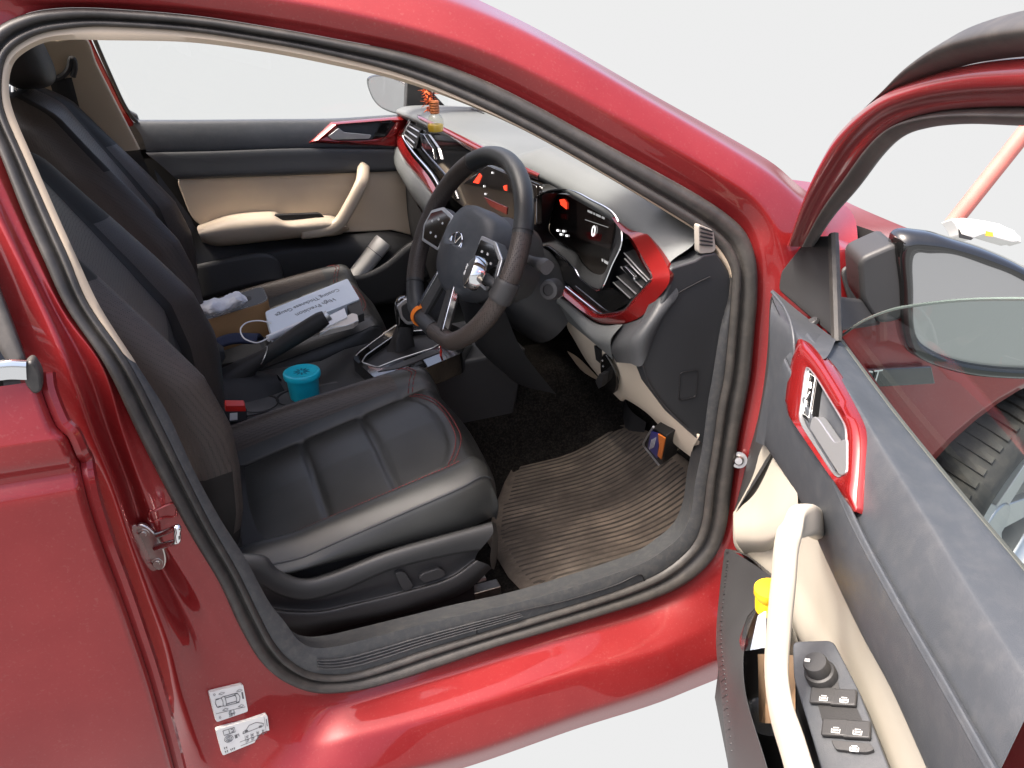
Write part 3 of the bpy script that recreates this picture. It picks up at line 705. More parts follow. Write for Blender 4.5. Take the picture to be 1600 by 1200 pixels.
# door pocket
pk = [(1133,862),(1126,920),(1120,1000),(1128,1085),(1140,1210),(1150,1300)]
pin = [(1205,905),(1178,952),(1158,1010),(1160,1085),(1190,1190),(1220,1290)]
tk = [.075, .090, .120, .140, .148, .150]
def dv(L, o): return [D(p, t + o) for p, t in zip(L, tk)]
surf('door_pocket', [dq(pk, .03), dv([(p[0]-1, p[1]) for p in pk], -.03), dv([(p[0]+8, p[1]-3) for p in pk], 0), dv([(p[0]+4, p[1]-2) for p in pin], .002), dv(pin, -.002), dq(pin, .04)], 26, 40, M_black, fdoor)
surf('pocket_top', [dq([(1133,862),(1165,868),(1205,903)], .076), dq([(1140,858),(1168,866),(1215,900)], .03)], 6, 12, M_black, fdoor)
surf('pocket_floor', [dq([(1180,930),(1230,950),(1290,1000)], .035), dq([(1165,1080),(1220,1100),(1290,1150)], .03), dq([(1200,1230),(1260,1260),(1330,1300)], .03)], 10, 10, M_under, fdoor)
rbm = MB()
for i in range(56):
    f = i / 55; a = cr([V((*p, 0)) for p in pk], 60)[4 + int(f * 40)]; 
    tt_ = cr([V((q, 0, 0)) for q in tk], 60)[4 + int(f * 40)].x; rbm.tube([D((a.x + 1, a.y), tt_ - .014), D((a.x + 7, a.y - 5), tt_ + .0002)], .0007, 5)
rbm.build('pocket_rib', M_black, fdoor)
# window frame of the door (leans inwards), its seals, mirror corner
FO = [(1234,384),(1262,305),(1298,228),(1330,188),(1385,145),(1450,118),(1530,98),(1620,88),(1720,84)]
FM = [(1258,386),(1287,330),(1326,274),(1362,228),(1402,194),(1455,176),(1522,168),(1610,166),(1720,166)]
FI = [(1270,386),(1300,340),(1340,293),(1378,243),(1410,213),(1450,199),(1510,193),(1600,196),(1720,200)]
LEAN = .36
def fq(L, t): return dq(L, t, LEAN)
surf('window_frame', [fq(FO, -.035), fq(FO, .0), [a.lerp(b, .25) + DN * .008 for a, b in zip(fq(FO, .0), fq(FM, .0))], [a.lerp(b, .6) + DN * .010 for a, b in zip(fq(FO, .0), fq(FM, .0))], [a.lerp(b, .72) + DN * .004 for a, b in zip(fq(FO, .0), fq(FM, .0))], fq(FM, .002), fq(FM, -.01)], 16, 60, M_paint, fdoor)
surf('frame_channel', [fq(FM, -.002), [a.lerp(b, .5) + DN * .008 for a, b in zip(fq(FM, 0), fq(FI, 0))], fq(FI, .0), fq(FI, -.03)], 14, 60, M_rubber, fdoor)
FT = [(1330,186),(1384,141),(1425,101),(1490,56),(1550,31),(1620,14),(1720,0)]
FT2 = [(1334,187),(1390,147),(1440,124),(1510,102),(1560,93),(1620,87),(1720,80)]
surf('frame_seal', [fq(FT2, .0), [a.lerp(b, .5) + DN * .012 * min(1, i_ / 3) for i_, (a, b) in enumerate(zip(fq(FT2, 0), fq(FT, 0)))], fq(FT, -.003), fq(FT, -.006)], 14, 40, M_rubber, fdoor)
mcor = MB().prism(rnd(dq([(1262,370),(1301,368),(1307,533),(1272,503),(1216,454),(1220,424)], .012), .012, 4), -DN * .008).build('mirror_corner', M_black, fdoor, bevel=.003, seg=3)
MB().tube(dq([(1302,366),(1307,534)], .016), .005, 8, sq=(1, 1.4, .7), up=tuple(DN)).build('glass_channel', M_rubber, fdoor)
MB().tube(cr(dq([(1310,537),(1380,634),(1450,724),(1520,810),(1600,907),(1680,1007)], .004), 30), .0065, 8).build('waist_seal', pbr('grey waist seal', (.075, .078, .068), .5), fdoor)
glp = dq([(1308,531),(1345,505),(1385,488),(1428,479),(1520,470),(1700,470)], -.008)
gbt = dq([(1312,560),(1360,640),(1420,715),(1500,815),(1600,935),(1720,1080)], -.008)
surf('window_glass', [glp, [a.lerp(b, .5) for a, b in zip(glp, gbt)], gbt], 8, 24, glass_mat('door window glass', (.80, .88, .85)), fdoor)
MB().tube(cr([q + V((0, 0, .001)) for q in glp], 40), .0016, 6).build('glass_edge', pbr('green glass edge', (.22, .28, .25), .15, spec=.8), fdoor)
# outer skin of the door
os_ = []
for z, t in ((.94, -.018), (.92, -.05), (.88, -.066), (.75, -.08), (.5, -.085), (.30, -.07), (.24, -.04)):
    os_.append([DL(s, t, z) for s in (-.215, -.15, .1, .4, .7, .83)])
surf('door_skin', os_, 24, 20, M_paint, fdoor)
surf('door_lower_panel', [[DL(s, .02 + .03 * (z < .5), z) for s in (-.16, .1, .4, .83)] for z in (.62, .45, .30, .25)], 10, 16, M_black, fdoor)
# door mirror
MC = V((1.005, -.075, 1.03))
def Mq(p, h=0): return PL(p, MC + DD * h, DD)
mh = [(1404,376),(1450,370),(1500,383),(1550,399),(1605,424),(1680,470),(1700,540),(1670,590),(1600,592),(1510,585),(1440,562),(1415,530),(1408,450)]
mi_ = [(1428,400),(1455,396),(1492,398),(1540,414),(1590,434),(1650,474),(1668,530),(1645,572),(1590,577),(1510,568),(1455,548),(1430,520),(1427,455)]
mo = [Mq(p, 0) for p in mh]; mi3 = [Mq(p, .004) for p in mi_]; cM_ = sum(mo, V()) / 13
N_ = 78
rings = [cr(r, N_, True) for r in ([q - DD * .012 for q in mi3], mi3, [a.lerp(b, .5) + DD * .006 for a, b in zip(mo, mi3)], mo, [q - DD * .02 + (q - cM_) * .04 for q in mo], [q - DD * .05 + (cM_ - q) * .10 for q in mo], [q - DD * .085 + (cM_ - q) * .4 for q in mo], [q - DD * .10 + (cM_ - q) * .97 for q in mo])]
MB().grid(rings, cv=True).build('mirror_housing', M_gloss, fdoor, smooth=180)
MB().prism(cr([q - DD * .006 for q in mi3], 60, True), -DD * .003).build('mirror_glass', M_mirror, fdoor, smooth=0)
cap = [(1342,405),(1404,378),(1412,440),(1414,500),(1372,508),(1346,470)]
plate('mirror_inner_cover', rnd([Mq(p, -.004) for p in cap], .012, 4), -DD * .07, M_black, fdoor, bevel=.006, seg=3)
plate('mirror_arm', [D((1300,462), -.01), Mq((1350,468), -.02), Mq((1378,508), -.02), D((1305,520), -.01)], -DD * .03 - _z * .01, M_black, fdoor, bevel=.005)

# ================================================================== cabin shell
M_shell = pbr('black cabin lining', (.010, .010, .010), .8, bump=('noise', 500, .4, .001))
fl = []
def zfl(x): return .285 + 1.6 * max(0, x - .84) ** 2
for x in (-1.0, -.3, .3, .84, .88, .92, .96, 1.0, 1.04, 1.08, 1.12, 1.16, 1.18):
    zf = zfl(x) + (.35 if x > 1.17 else 0)
    fl.append([V((x, .17, zf)), V((x, .3, zf)), V((x, .55, zf)), V((x, .70, zf + .02)), V((x, .745, .42)), V((x, .79, .50)), V((x, .93, .50)), V((x, .975, .42)), V((x, 1.02, zf + .02)), V((x, 1.3, zf)), V((x, 1.56, zf))])
MB().grid(loft(fl, 13, 60, linu=True)).build('floor_carpet', M_carpet, car, smooth=60)
MB().grid([[V((1.16, y, z)) for y in (.14, .5, 1.0, 1.58)] for z in (.28, .5, .75, .97)]).build('bulkhead', M_shell, car)
MB().grid([[V((x, .165, z)) for x in (.88, 1.0, 1.17)] for z in (.28, .5, .8)]).build('footwell_side', M_shell, car)
MB().grid([[V((x, 1.60, z)) for x in (-1.0, 0, 1.17)] for z in (.25, .6, .95)]).build('cabin_side', M_shell, car)
MB().grid([[V((-1.0 - .1 * (z - .3), y, z)) for y in (.15, .8, 1.6)] for z in (.25, .6, 1.0)]).build('rear_bench', M_shell, car)

# ---- far side: pillar trim with belt, lower pillar cover
PT = [(88,60),(133,58),(152,100),(185,166),(219,232)]; PTl = [(30,60),(40,120),(55,180),(80,215),(120,240)]
def farp(p):  # far pillar plane leans in towards the roof
    return PL(p, V((0, 1.50, .95)), V((0, 1, .34)))
bp = surf('pillar_trim', [[farp(p) for p in PT], [farp((p[0] - 3, p[1] + 1)) + V((0, -.012, 0)) for p in PT], [farp(((a[0]+b[0])/2, (a[1]+b[1])/2)) + V((0, -.022, 0)) for a, b in zip(PT, PTl)], [farp(p) + V((0, -.015, 0)) for p in PTl]], 16, 24, M_beige, car)
lp = surf('pillar_cover', [[farp((219,233)), Y((235,275), 1.505), Y((262,340), 1.50), Y((300,440), 1.49), Y((330,530), 1.49)], [farp((150,237)), Y((150,290), 1.49), Y((170,380), 1.48), Y((200,470), 1.47), Y((230,560), 1.47)], [farp((60,240)), Y((60,300), 1.49), Y((80,400), 1.48), Y((100,500), 1.47), Y((120,600), 1.47)]], 10, 20, M_under, car)
belt_s = [farp(p) + V((0, -.035, 0)) for p in ((80,124),(90,160),(108,205),(130,250),(160,320))]; belt_e = [farp(p) + V((0, -.035, 0)) for p in ((114,119),(122,150),(135,200),(150,238),(180,310))]
M_belt = pbr('black belt webbing', (.012, .012, .012), .7, bump=('noise', 900, .4, .0006))
surf('seat_belt', [belt_s, belt_e], 4, 20, M_belt, car, solid=.002)
MB().tube(cr([farp(p) + V((0, -.04, 0)) for p in ((70,119),(82,121),(100,116),(110,104),(113,90),(118,92),(119,105),(116,117))], 30), .0065, 8).build('belt_guide', M_black, car)

MB().prism([Y(p, 1.60) for p in ((185,165),(214,180),(240,250),(205,250))], V((0, .03, 0))).build('door_gap_seal', M_rubber, car, bevel=.004)
# ---- passenger door (closed)
def pq(L, y): return [Y(p, y) for p in L]
r0 = [(207,187),(300,187),(420,186),(520,185),(600,180),(660,176)]
r2 = [(221,212),(320,211),(430,209),(520,207),(600,205),(668,203)]
r3 = [(229,237),(330,235),(440,231),(520,230),(600,231),(680,234)]
pdoor = surf('front_door', [pq(r0, 1.60), pq([(a, b + 1) for a, b in r0], 1.572), pq([(a, b + 5) for a, b in r0], 1.556), pq(r2, 1.543), pq(r3, 1.540), pq(r3, 1.55)], 24, 30, M_charcoal, car)
r4 = [(274,279),(340,277),(440,273),(520,270),(600,267),(690,264)]
surf('middle_pad', [pq([(a, b + 1) for a, b in r3], 1.55), pq([(a, b + 3) for a, b in r3], 1.533), pq([((a[0]+b[0])/2, (a[1]+b[1])/2) for a, b in zip(r3, r4)], 1.528), pq(r4, 1.525), pq(r4, 1.54)], 16, 24, M_dark, pdoor)
MB().prism(rnd([Y(p, 1.535) for p in [(275,279),(690,264),(690,380),(612,360),(535,364),(440,350),(312,354),(296,335)]], [.02,0,0,0,0,0,.02,.03], 5), V((0, .02, 0))).build('door_insert', M_beige_soft, pdoor, bevel=.004, seg=3)
arm = [[(308,357),(360,341),(424,335),(445,344),(510,339),(540,352)], [(310,352),(362,335),(428,330),(448,341),(512,336),(542,346)], [(315,376),(345,382),(430,373),(482,368),(524,366),(545,356)]]
surf('armrest', [pq(arm[1], 1.535), pq(arm[0], 1.47), [a.lerp(b, .4) - V((0, .01, 0)) for a, b in zip(pq(arm[0], 1.45), pq(arm[2], 1.45))], pq(arm[2], 1.46), pq([(a, b + 3) for a, b in arm[2]], 1.53)], 20, 40, M_beige_soft, pdoor)
hpp = [Y((568,262), 1.53), Y((567,276), 1.485), Y((563,290), 1.462), Y((545,325), 1.455), Y((528,350), 1.452), Y((505,360), 1.455), Y((470,364), 1.46)]
MB().tube(cr(hpp, 40), .0155, 14, sq=(1, 1.1, .7), up=(0, 1, 0)).build('pull_handle', M_beige_soft, pdoor, smooth=180)
plate('switch_recess', rnd([Y(p, 1.466) for p in [(424,337),(500,334),(508,340),(440,344)]], .006, 3), (0, .02, 0), M_under, pdoor, bevel=0)
surf('door_lower_panel', [pq([(240,262),(296,337),(312,358),(420,352),(535,366),(612,362),(690,385)], 1.535), pq([(262,330),(300,380),(340,386),(430,378),(530,370),(615,372),(690,400)], 1.50), pq([(300,430),(330,440),(360,430),(430,400),(530,395),(620,400),(690,430)], 1.47), pq([(330,520),(360,520),(400,520),(450,520),(540,520),(630,520),(700,520)], 1.46)], 16, 30, M_under, pdoor)
surf('door_pocket', [pq([(300,415),(400,395),(430,402),(440,425)], 1.46), pq([(315,470),(380,450),(430,440),(445,450)], 1.45)], 8, 12, M_black, pdoor, solid=.01)
surf('pocket_lip', [pq([(525,425),(560,430),(600,412),(640,380),(690,360)], 1.42), pq([(530,470),(560,480),(620,470),(660,440),(700,420)], 1.41)], 8, 16, M_under, pdoor, solid=.02)
bo = pq([(483,223),(519,192),(604,185),(643,182),(640,192),(620,229)], 1.536); bi = pq([(511,213),(531,195),(612,189),(618,192),(598,222),(518,219)], 1.530)
bz = MB().grid([cr(r, 96, True, lin=True) for r in ([q + V((0, .02, 0)) for q in bo], bo, [a.lerp(b, .5) - V((0, .006, 0)) for a, b in zip(bo, bi)], bi, [q + V((0, .02, 0)) for q in bi])], cv=True).build('handle_bezel', M_trimred, pdoor, smooth=50)
plate('handle_recess', [q + V((0, .012, 0)) for q in bi], (0, .004, 0), M_charcoal, pdoor, bevel=0)
plate('door_handle', rnd(pq([(513,213),(529,200),(538,207),(581,211),(577,217),(519,218)], 1.524), .004, 3), (0, .010, 0), M_silver, pdoor, bevel=.003, seg=3)
plate('lock_switch', pq([(597,191),(613,190),(599,218),(581,218)], 1.531), (0, .008, 0), M_gloss, pdoor, bevel=.001)
# window: glass, red door frame, rubber
wg = [[PL(p, V((0, 1.585, .99)), V((0, 1, .40))) for p in r] for r in ([(150,60),(300,40),(500,60),(700,140)], [(207,188),(350,188),(520,187),(700,190)])]
surf('window_glass', wg, 6, 10, M_glass, pdoor)
fe = [PL(p, V((0, 1.575, .99)), V((0, 1, .40))) for p in ((125,40),(136,66),(160,112),(184,160),(199,186),(204,196))]
fe2 = [PL(p, V((0, 1.575, .99)), V((0, 1, .40))) for p in ((140,40),(150,66),(170,112),(192,160),(206,182),(214,190))]
surf('window_frame', [[q - V((.03, 0, 0)) for q in fe], fe, [a.lerp(b, .6) for a, b in zip(fe, fe2)]], 6, 24, M_paint, pdoor, solid=.012)
MB().tube(cr([q - V((0, .004, 0)) for q in fe2], 24), .005, 8).build('frame_seal', M_rubber, pdoor)
tf = [[mir(V((.80, .262, 1.15))), mir(V((.45, .312, 1.295))), mir(V((-.05, .312, 1.33)))], [mir(V((.78, .255, 1.135))), mir(V((.44, .30, 1.275))), mir(V((-.05, .30, 1.31)))]]
surf('window_frame', [[q + V((0, .03, 0)) for q in r] for r in tf], 4, 24, M_rubber, pdoor, solid=.015)
# passenger-side mirror
mp = [(574,122),(600,117),(632,130),(640,145),(637,175),(620,178),(595,168),(580,150)]
q0 = V((.80, 1.74, 1.02)); mn = V((-.93, -.36, .05)).normalized()
mo2 = [PL(p, q0, mn) for p in mp]; cc = sum(mo2, V()) / 8
rg = [cr(r, 48, True) for r in ([q + (cc - q) * .10 for q in mo2], mo2, [q - mn * .03 + (q - cc) * .05 for q in mo2], [q - mn * .07 + (cc - q) * .2 for q in mo2], [q - mn * .10 + (cc - q) * .95 for q in mo2])]
MB().grid(rg, cv=True).build('mirror_housing', M_gloss, pdoor, smooth=180)
MB().prism(cr([q + (cc - q) * .09 + mn * .001 for q in mo2], 48, True), -mn * .003).build('mirror_glass', M_mirror, pdoor, smooth=0)
MB().prism([PL(p, V((.86, 1.60, 1.0)), V((.2, 1, .2)).normalized()) for p in ((636,128),(672,140),(700,170),(695,182),(626,181),(634,172))], V((0, .03, 0))).build('mirror_corner', M_black, pdoor, bevel=.003)

# ================================================================== dashboard
def FP(p, off=0.):  # rear face of the dashboard
    return PL(p, V((.79 - .015 + off, .5, 1.01)), V((1, .03, -.167)))
def fpl(L, off=0): return [FP(p, off) for p in L]
ys = [.153, .175, .21, .26, .33, .42, .52, .60, .66, .70, .74, .85, 1.0, 1.2, 1.4, 1.57]
def lipz(y):
    T_ = [(.135,.956),(.165,.970),(.21,.988),(.30,1.000),(.40,1.006),(.55,1.012),(.706,1.013),(.926,1.009),(1.45,1.010),(1.6,1.005)]
    for (a, b), (c, d) in zip(T_, T_[1:]):
        if y <= c: return b + (d - b) * (y - a) / (c - a)
    return 1.005
def hoodb(y): return .022 * max(0, min(1, (y - .16) / .08)) * max(0, min(1, (.72 - y) / .04))
pad = []
for dx, dz, hb in ((.03, -.035, 0), (-.002, -.012, 0), (-.008, -.002, 0), (.0, .006, .3), (.03, .012, .9), (.10, .010, 1.), (.18, .002, .9), (.25, -.008, .3), (.32, -.025, 0), (.44, -.06, 0)):
    pad.append([V((.79 - .03 * y + dx + (.06 * math.sin(max(0, (y - .135) / 1.44) * math.pi) if dx > .2 else 0) + .012 * max(0, 1 - (y - .135) / .10) * (dx < .05), y + max(0, dx - .03) * .75 * max(0, 1 - (y - .135) / .4), (lipz(y) if dx < .005 else lipz(y) + (lipz(max(y, .26)) - lipz(y)) * min(1, dx / .09)) + dz + hb * hoodb(y))) for y in ys])
M_pad = pbr('grey blue dash top', (.120, .128, .128), .6, spec=.5, bump=('cells', 420, .4, .0009), var=(3, .12))
dash = surf('dashboard', pad, 40, 90, M_pad, car, linu=False)
# dark core behind all the trims
core = [[V((.91 - .03 * y, y, z)) for y in (.14, .5, 1.0, 1.57)] for z in (.96, .85, .74)] + [[V((.94, y, .62)) for y in (.14, .5, 1.0, 1.57)]] + [[V((1.1, y, .55)) for y in (.14, .5, 1.0, 1.57)]]
MB().grid(loft(core, 16, 16, linu=True)).build('dash_core', M_under, dash)
# defroster grille far away on top
dg_ = MB()
for i in range(6): 
    a = V((.93 + .012 * i, 1.36, 1.012 - .0035 * i)); dg_.tube([a, a + V((0, .10, 0))], .0025, 5)
dg_.build('defroster_slot', M_under, dash)
# upper red strip (passenger side to behind the wheel)
t0 = [(652,179),(700,202),(760,231),(812,253),(846,269)]; t1 = [(664,192),(700,213),(745,241),(800,268),(843,282)]
surf('decor_strip', [fpl(t0, .012), fpl(t0, -.004), [a.lerp(b, .5) + V((-.006, 0, .001)) for a, b in zip(fpl(t0, -.004), fpl(t1, -.004))], fpl(t1, .002), fpl(t1, .02)], 14, 30, M_trimred, dash)
# piano black band with the passenger vent
surf('gloss_panel', [fpl([(640,186),(664,193),(700,214),(745,242),(800,269),(860,290)], .004), fpl([(636,205),(650,215),(680,240),(715,270),(760,290),(830,330)], .008), fpl([(640,228),(662,252),(692,292),(720,320),(760,340),(820,372)], .012)], 12, 30, M_gloss, dash)
for a, b in (((638,196),(655,206)), ((635,203),(652,215)), ((632,210),(648,224)), ((633,218),(646,231))):
    MB().tube([FP(a, -.003), FP(b, -.003)], .0022, 6).build('vent_slat', M_silver, dash)
MB().prism(rnd(fpl([(637,192),(658,202),(650,232),(630,216)], .002), .003, 3), V((.004, 0, 0))).build('air_vent', M_under, dash, bevel=0)
MB().prism(rnd(fpl([(655,208),(662,210),(676,232),(679,250),(660,230)], -.004), .004, 3), V((.008, 0, 0))).build('vent_paddle', M_chrome, dash, bevel=.001)
# lower strips: silver, red, grey pad
sv = [(641,188),(634,200),(630,214),(645,237),(675,272),(689,296),(694,312)]
MB().tube(cr(fpl(sv, -.006), 50), .0042, 10).build('chrome_line', M_chrome, dash)
rd0 = [(634,198),(628,214),(641,240),(670,276),(686,304),(690,318)]; rd1 = [(624,208),(620,228),(634,254),(664,290),(681,312),(684,322)]
surf('decor_strip', [fpl(rd0, -.001), [a.lerp(b, .5) + V((-.008, 0, 0)) for a, b in zip(fpl(rd0, -.002), fpl(rd1, -.002))], fpl(rd1, .0), fpl(rd1, .02)], 10, 30, M_trimred, dash)
gp0 = [(622,228),(634,255),(664,291),(680,312),(676,330)]; gp1 = [(612,246),(622,270),(644,306),(664,333),(668,342)]
surf('lower_pad', [fpl(gp0, .004), fpl(gp0, -.006), [a.lerp(b, .5) + V((-.012, 0, -.002)) for a, b in zip(fpl(gp0, -.006), fpl(gp1, .0))], fpl(gp1, .01), fpl(gp1, .06)], 14, 24, M_pad, dash)
# glovebox face and knee panels (mostly in shade)
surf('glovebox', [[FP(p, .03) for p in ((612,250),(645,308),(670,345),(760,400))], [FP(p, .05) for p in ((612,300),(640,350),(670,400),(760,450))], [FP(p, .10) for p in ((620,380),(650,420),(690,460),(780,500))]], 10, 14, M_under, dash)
# touchscreen behind the wheel
M_screen = pbr('display glass', (.012, .010, .009), .06, coat=1, var=(18, .5))
scr = plate('touch_screen', rnd(fpl([(722,288),(762,258),(838,290),(838,352),(800,345),(738,322)], -.004), .006, 4), (.012, 0, 0), M_screen, dash, bevel=.0015)
M_redlamp = pbr('red display light', (.4, .02, .01), .3, emit=((1, .05, .02), .55)); M_whitelamp = pbr('white display light', (.5, .5, .5), .3, emit=((1, 1, 1), .5))
def facep(L, off, name, mat, par, th=.0012): return MB().prism(fpl(L, off), V((th, 0, 0))).build(name, mat, par, smooth=0)
facep([(739,285),(749,271),(752,275),(747,287)], -.0056, 'warning_light', M_redlamp, scr)
facep([(756,308),(792,324),(791,335),(766,322)], -.0058, 'red_mark', M_trimred, scr)  # flat red patch of the decor band laid on the screen face
facep([(786,291),(791,289),(791,298),(788,297)], -.0056, 'red_mark', M_redlamp, scr)
for p in ((756,291),(758,303),(769,270)):
    M = frame_M(FP(p, -.0055), (0, -1, 0), (-1, 0, .1)); MB().lathe([(.0022, 0), (.0022, .0006), (.0014, .0006), (.0014, 0)], M, 14).build('screen_icon', M_whitelamp, scr)
# instrument binnacle
BO = [(824,335),(841,305),(885,296),(925,313),(960,335),(972,375),(956,415),(941,449),(928,451),(907,435),(897,419),(875,398),(855,384),(837,385),(820,372)]
bo3 = fpl(BO, -.004)
SP = [(858,345),(872,303),(900,302),(930,317),(956,334),(962,360),(954,395),(945,425),(930,428),(912,414),(900,395),(884,384),(870,374),(862,368),(856,358)]
CS = V((.845, .5, .92)); CN = V((1, .05, -.15)).normalized()
def CPl(p, off=0): return PL(p, CS + V((off, 0, 0)), CN)
bi3 = [CPl(p) for p in SP]
MB().grid([cr(r, 120, True) for r in (bo3, [a.lerp(b, .5) for a, b in zip(bo3, bi3)], bi3)], cv=True).build('instrument_hood', M_dark, dash, smooth=180)
MB().tube(cr(fpl(BO, -.006), 120, True), .0016, 6, closed=True).build('chrome_outline', M_chrome, dash)
surf('binnacle_surround', [fpl([(820,290),(870,288),(930,305),(968,330),(985,372)], .004), fpl([(824,335),(841,303),(925,311),(962,333),(974,376)], .001)], 4, 30, M_gloss, dash)
clus = MB().prism(cr([q + V((.002, 0, 0)) for q in bi3], 80, True), V((.01, 0, 0))).build('instrument_display', M_screen, dash, smooth=0)
M_scr2 = pbr('dim map display', (.05, .036, .03), .2, coat=.5)
def cpl(L, off, name, mat): return MB().prism([CPl(p, off) for p in L], V((.001, 0, 0))).build(name, mat, clus, smooth=0)
cpl([(900,304),(930,320),(957,338),(960,352),(953,390),(902,372)], .0005, 'map_page', M_scr2)
cpl([(874,312),(881,311),(885,317),(885,327),(876,320)], -.0006, 'red_mark', M_redlamp)
cpl([(875,333),(884,335),(884,343),(877,341)], -.0006, 'red_mark', M_trimred)
cpl([(915,362),(940,366),(937,377),(920,374)], -.0006, 'red_mark', M_trimred)
def ctext(s, p, size, mat=None):
    return text_mesh('lettering', s, frame_M(CPl(p, -.002), V((.0, -1, -.02)), -CN), size, mat or M_whitelamp, clus, depth=.0003)
ctext('0', (927,362), .030)
M_dimtext = pbr('dim display text', (.2, .2, .2), .4, emit=((.8, .8, .8), .12))
for a_, b_ in ((918, 925), (927, 929), (931, 938), (940, 944)): cpl([(a_, 328 + (a_ - 918) * .45), (b_, 328 + (b_ - 918) * .45), (b_, 331 + (b_ - 918) * .45), (a_, 331 + (a_ - 918) * .45)], -.0006, 'display_text', M_dimtext)
for p in ((871,360),(876,366),(880,361),(885,368)): cpl([(p[0]-1.5, p[1]-1.5), (p[0]+1.5, p[1]-1), (p[0]+1.5, p[1]+2), (p[0]-1.5, p[1]+1.5)], -.0006, 'telltale', M_whitelamp)
for a_, b_ in ((940, 942), (944, 950)): cpl([(a_, 404 + (a_ - 940) * .6), (b_, 404 + (b_ - 940) * .6), (b_, 408 + (b_ - 940) * .6), (a_, 408 + (a_ - 940) * .6)], -.0006, 'display_text', M_dimtext)
cpl([(914,343),(950,355),(950,355.6),(914,343.6)], -.0006, 'display_line', M_dimtext)
# right-hand air vent
vo = [(974,381),(996,407),(1019,434),(1014,442),(988,468),(972,459),(954,448),(953,442)]
vent = MB().prism(fpl(vo, .02), V((.01, 0, 0))).build('air_vent', M_under, dash, smooth=0)
MB().grid([cr(r, 64, True, lin=True) for r in (fpl(vo, -.002), fpl(vo, .022))], cv=True).build('vent_wall', M_gloss, vent, smooth=30)
for a, b in (((975,395),(1017,440)), ((976,404),(1011,440)), ((970,417),(1004,450)), ((964,432),(996,461)), ((958,441),(985,466))):
    A, B_ = FP(a, .004), FP(b, .004)
    MB().prism([A, B_, B_ + V((.018, 0, .004)), A + V((.018, 0, .004))], V((0, 0, -.0022))).build('vent_slat', M_black, vent, bevel=.0005)
    MB().tube([A, B_], .0012, 6).build('slat_edge', M_silver, vent)
MB().prism(rnd(fpl([(972,419),(976,416),(991,432),(988,438)], -.003), .002, 3), V((.008, 0, 0))).build('vent_paddle', M_chrome, vent, bevel=.001)
# bright red strip at the driver's end, running down and left under the vent
ro = [(964,336),(986,357),(1010,362),(1030,392),(1047,424),(1046,444),(1025,469),(1003,495),(977,506),(935,506),(905,486),(879,464)]
ri = [(968,345),(978,366),(985,375),(1003,412),(1019,435),(1015,441),(1001,456),(988,469),(975,485),(949,492),(935,491),(884,450)]
ro3, ri3 = fpl(ro, .0), fpl(ri, .0)
mid = [a.lerp(b, .55) + V((-.012, 0, .002)) for a, b in zip(ro3, ri3)]
def chaik(P, n=2):
    for _ in range(n): P = [P[0]] + [q for a, b in zip(P, P[1:]) for q in (a.lerp(b, .22), a.lerp(b, .78))] + [P[-1]]
    return P
MB().grid([chaik(r) for r in ([q + V((.010, .006, 0)) for q in ro3], ro3, mid, ri3, [q + V((.014, 0, 0)) for q in ri3])]).build('decor_strip', M_trimred, dash, smooth=28)
MB().tube(cr(fpl([(884,449),(935,489),(949,490),(975,484),(990,467),(1018,437)], -.004), 50), .0022, 8).build('chrome_line', M_chrome, dash)
surf('lower_shelf', [fpl([(898,425),(912,440),(950,470),(985,475)], .03), fpl([(885,450),(935,490),(950,492),(975,486)], .004)], 6, 16, M_gloss, dash)
surf('lower_gloss_panel', [fpl([(822,374),(855,386),(897,421),(928,453),(955,450),(975,462)], .004), fpl([(826,392),(860,420),(895,450),(936,489),(950,490),(988,470)], .006)], 6, 20, M_gloss, dash)
# grey lower pad, end facets, cream knee panel
lg0 = [(870,462),(880,466),(930,506),(972,508)]; lg1 = [(866,474),(878,480),(925,531),(954,541)]
surf('lower_pad', [fpl(lg0, .01), fpl(lg0, -.004), [a.lerp(b, .5) + V((-.008, 0, -.001)) for a, b in zip(fpl(lg0), fpl(lg1))], fpl(lg1, .0), fpl([(872,492),(888,503),(930,538),(958,562)], .03)], 14, 24, M_pad, dash)
EY = .135
def ey(L, o=0): return [Y(p, EY + o) for p in L]
MB().grid(loft([[FP((972,508), .0), FP((1003,496), .0), Y((1025,468), EY + .02), Y((1047,440), EY + .01)], [FP((954,541), .004), Y((985,530), EY + .02), Y((1010,515), EY), Y((1060,460), EY)], [FP((963,566), .014), Y((985,568), EY + .02), Y((1004,570), EY), Y((1030,500), EY)]], 12, 20)).build('end_facet', M_dark, dash, smooth=60)
cap = ey([(1046,424),(1050,418),(1086,407),(1100,398),(1120,395),(1150,440),(1150,700),(1105,700),(1052,652),(1016,604),(1003,570),(1001,548),(1010,520),(1023,497),(1046,446)], .004)
MB().prism(cap, V((0, .03, 0))).build('end_cover', M_dark, dash, bevel=.004, seg=3)
MB().tube(cr(ey([(1110,432),(1085,444),(1052,464),(1025,498),(1004,545),(1006,573),(1018,604),(1046,640),(1075,668)], .0025), 50), .0009, 6).build('panel_line', M_under, dash)
MB().tube(rnd(ey([(1063,582),(1091,578),(1087,620),(1060,626)], .003), .006, 4), .0008, 6, closed=True).build('access_flap_line', M_under, dash)
kp0 = [(886,498),(926,534),(963,566),(1003,569),(1018,606),(1056,652),(1092,683)]; kp1 = [(895,524),(918,566),(967,624),(979,625),(1016,650),(1050,690),(1082,716)]
def kpl(L, o=0): return [PL(p, V((.815 + o, .3, .72)), V((1, .08, .45))) for p in L]
k0, k1 = kpl(kp0), kpl(kp1, .012)
M_knee = pbr('cream lower dash plastic', (.64, .555, .445), .5, bump=('cells', 800, .2, .0005), var=(5, .05))
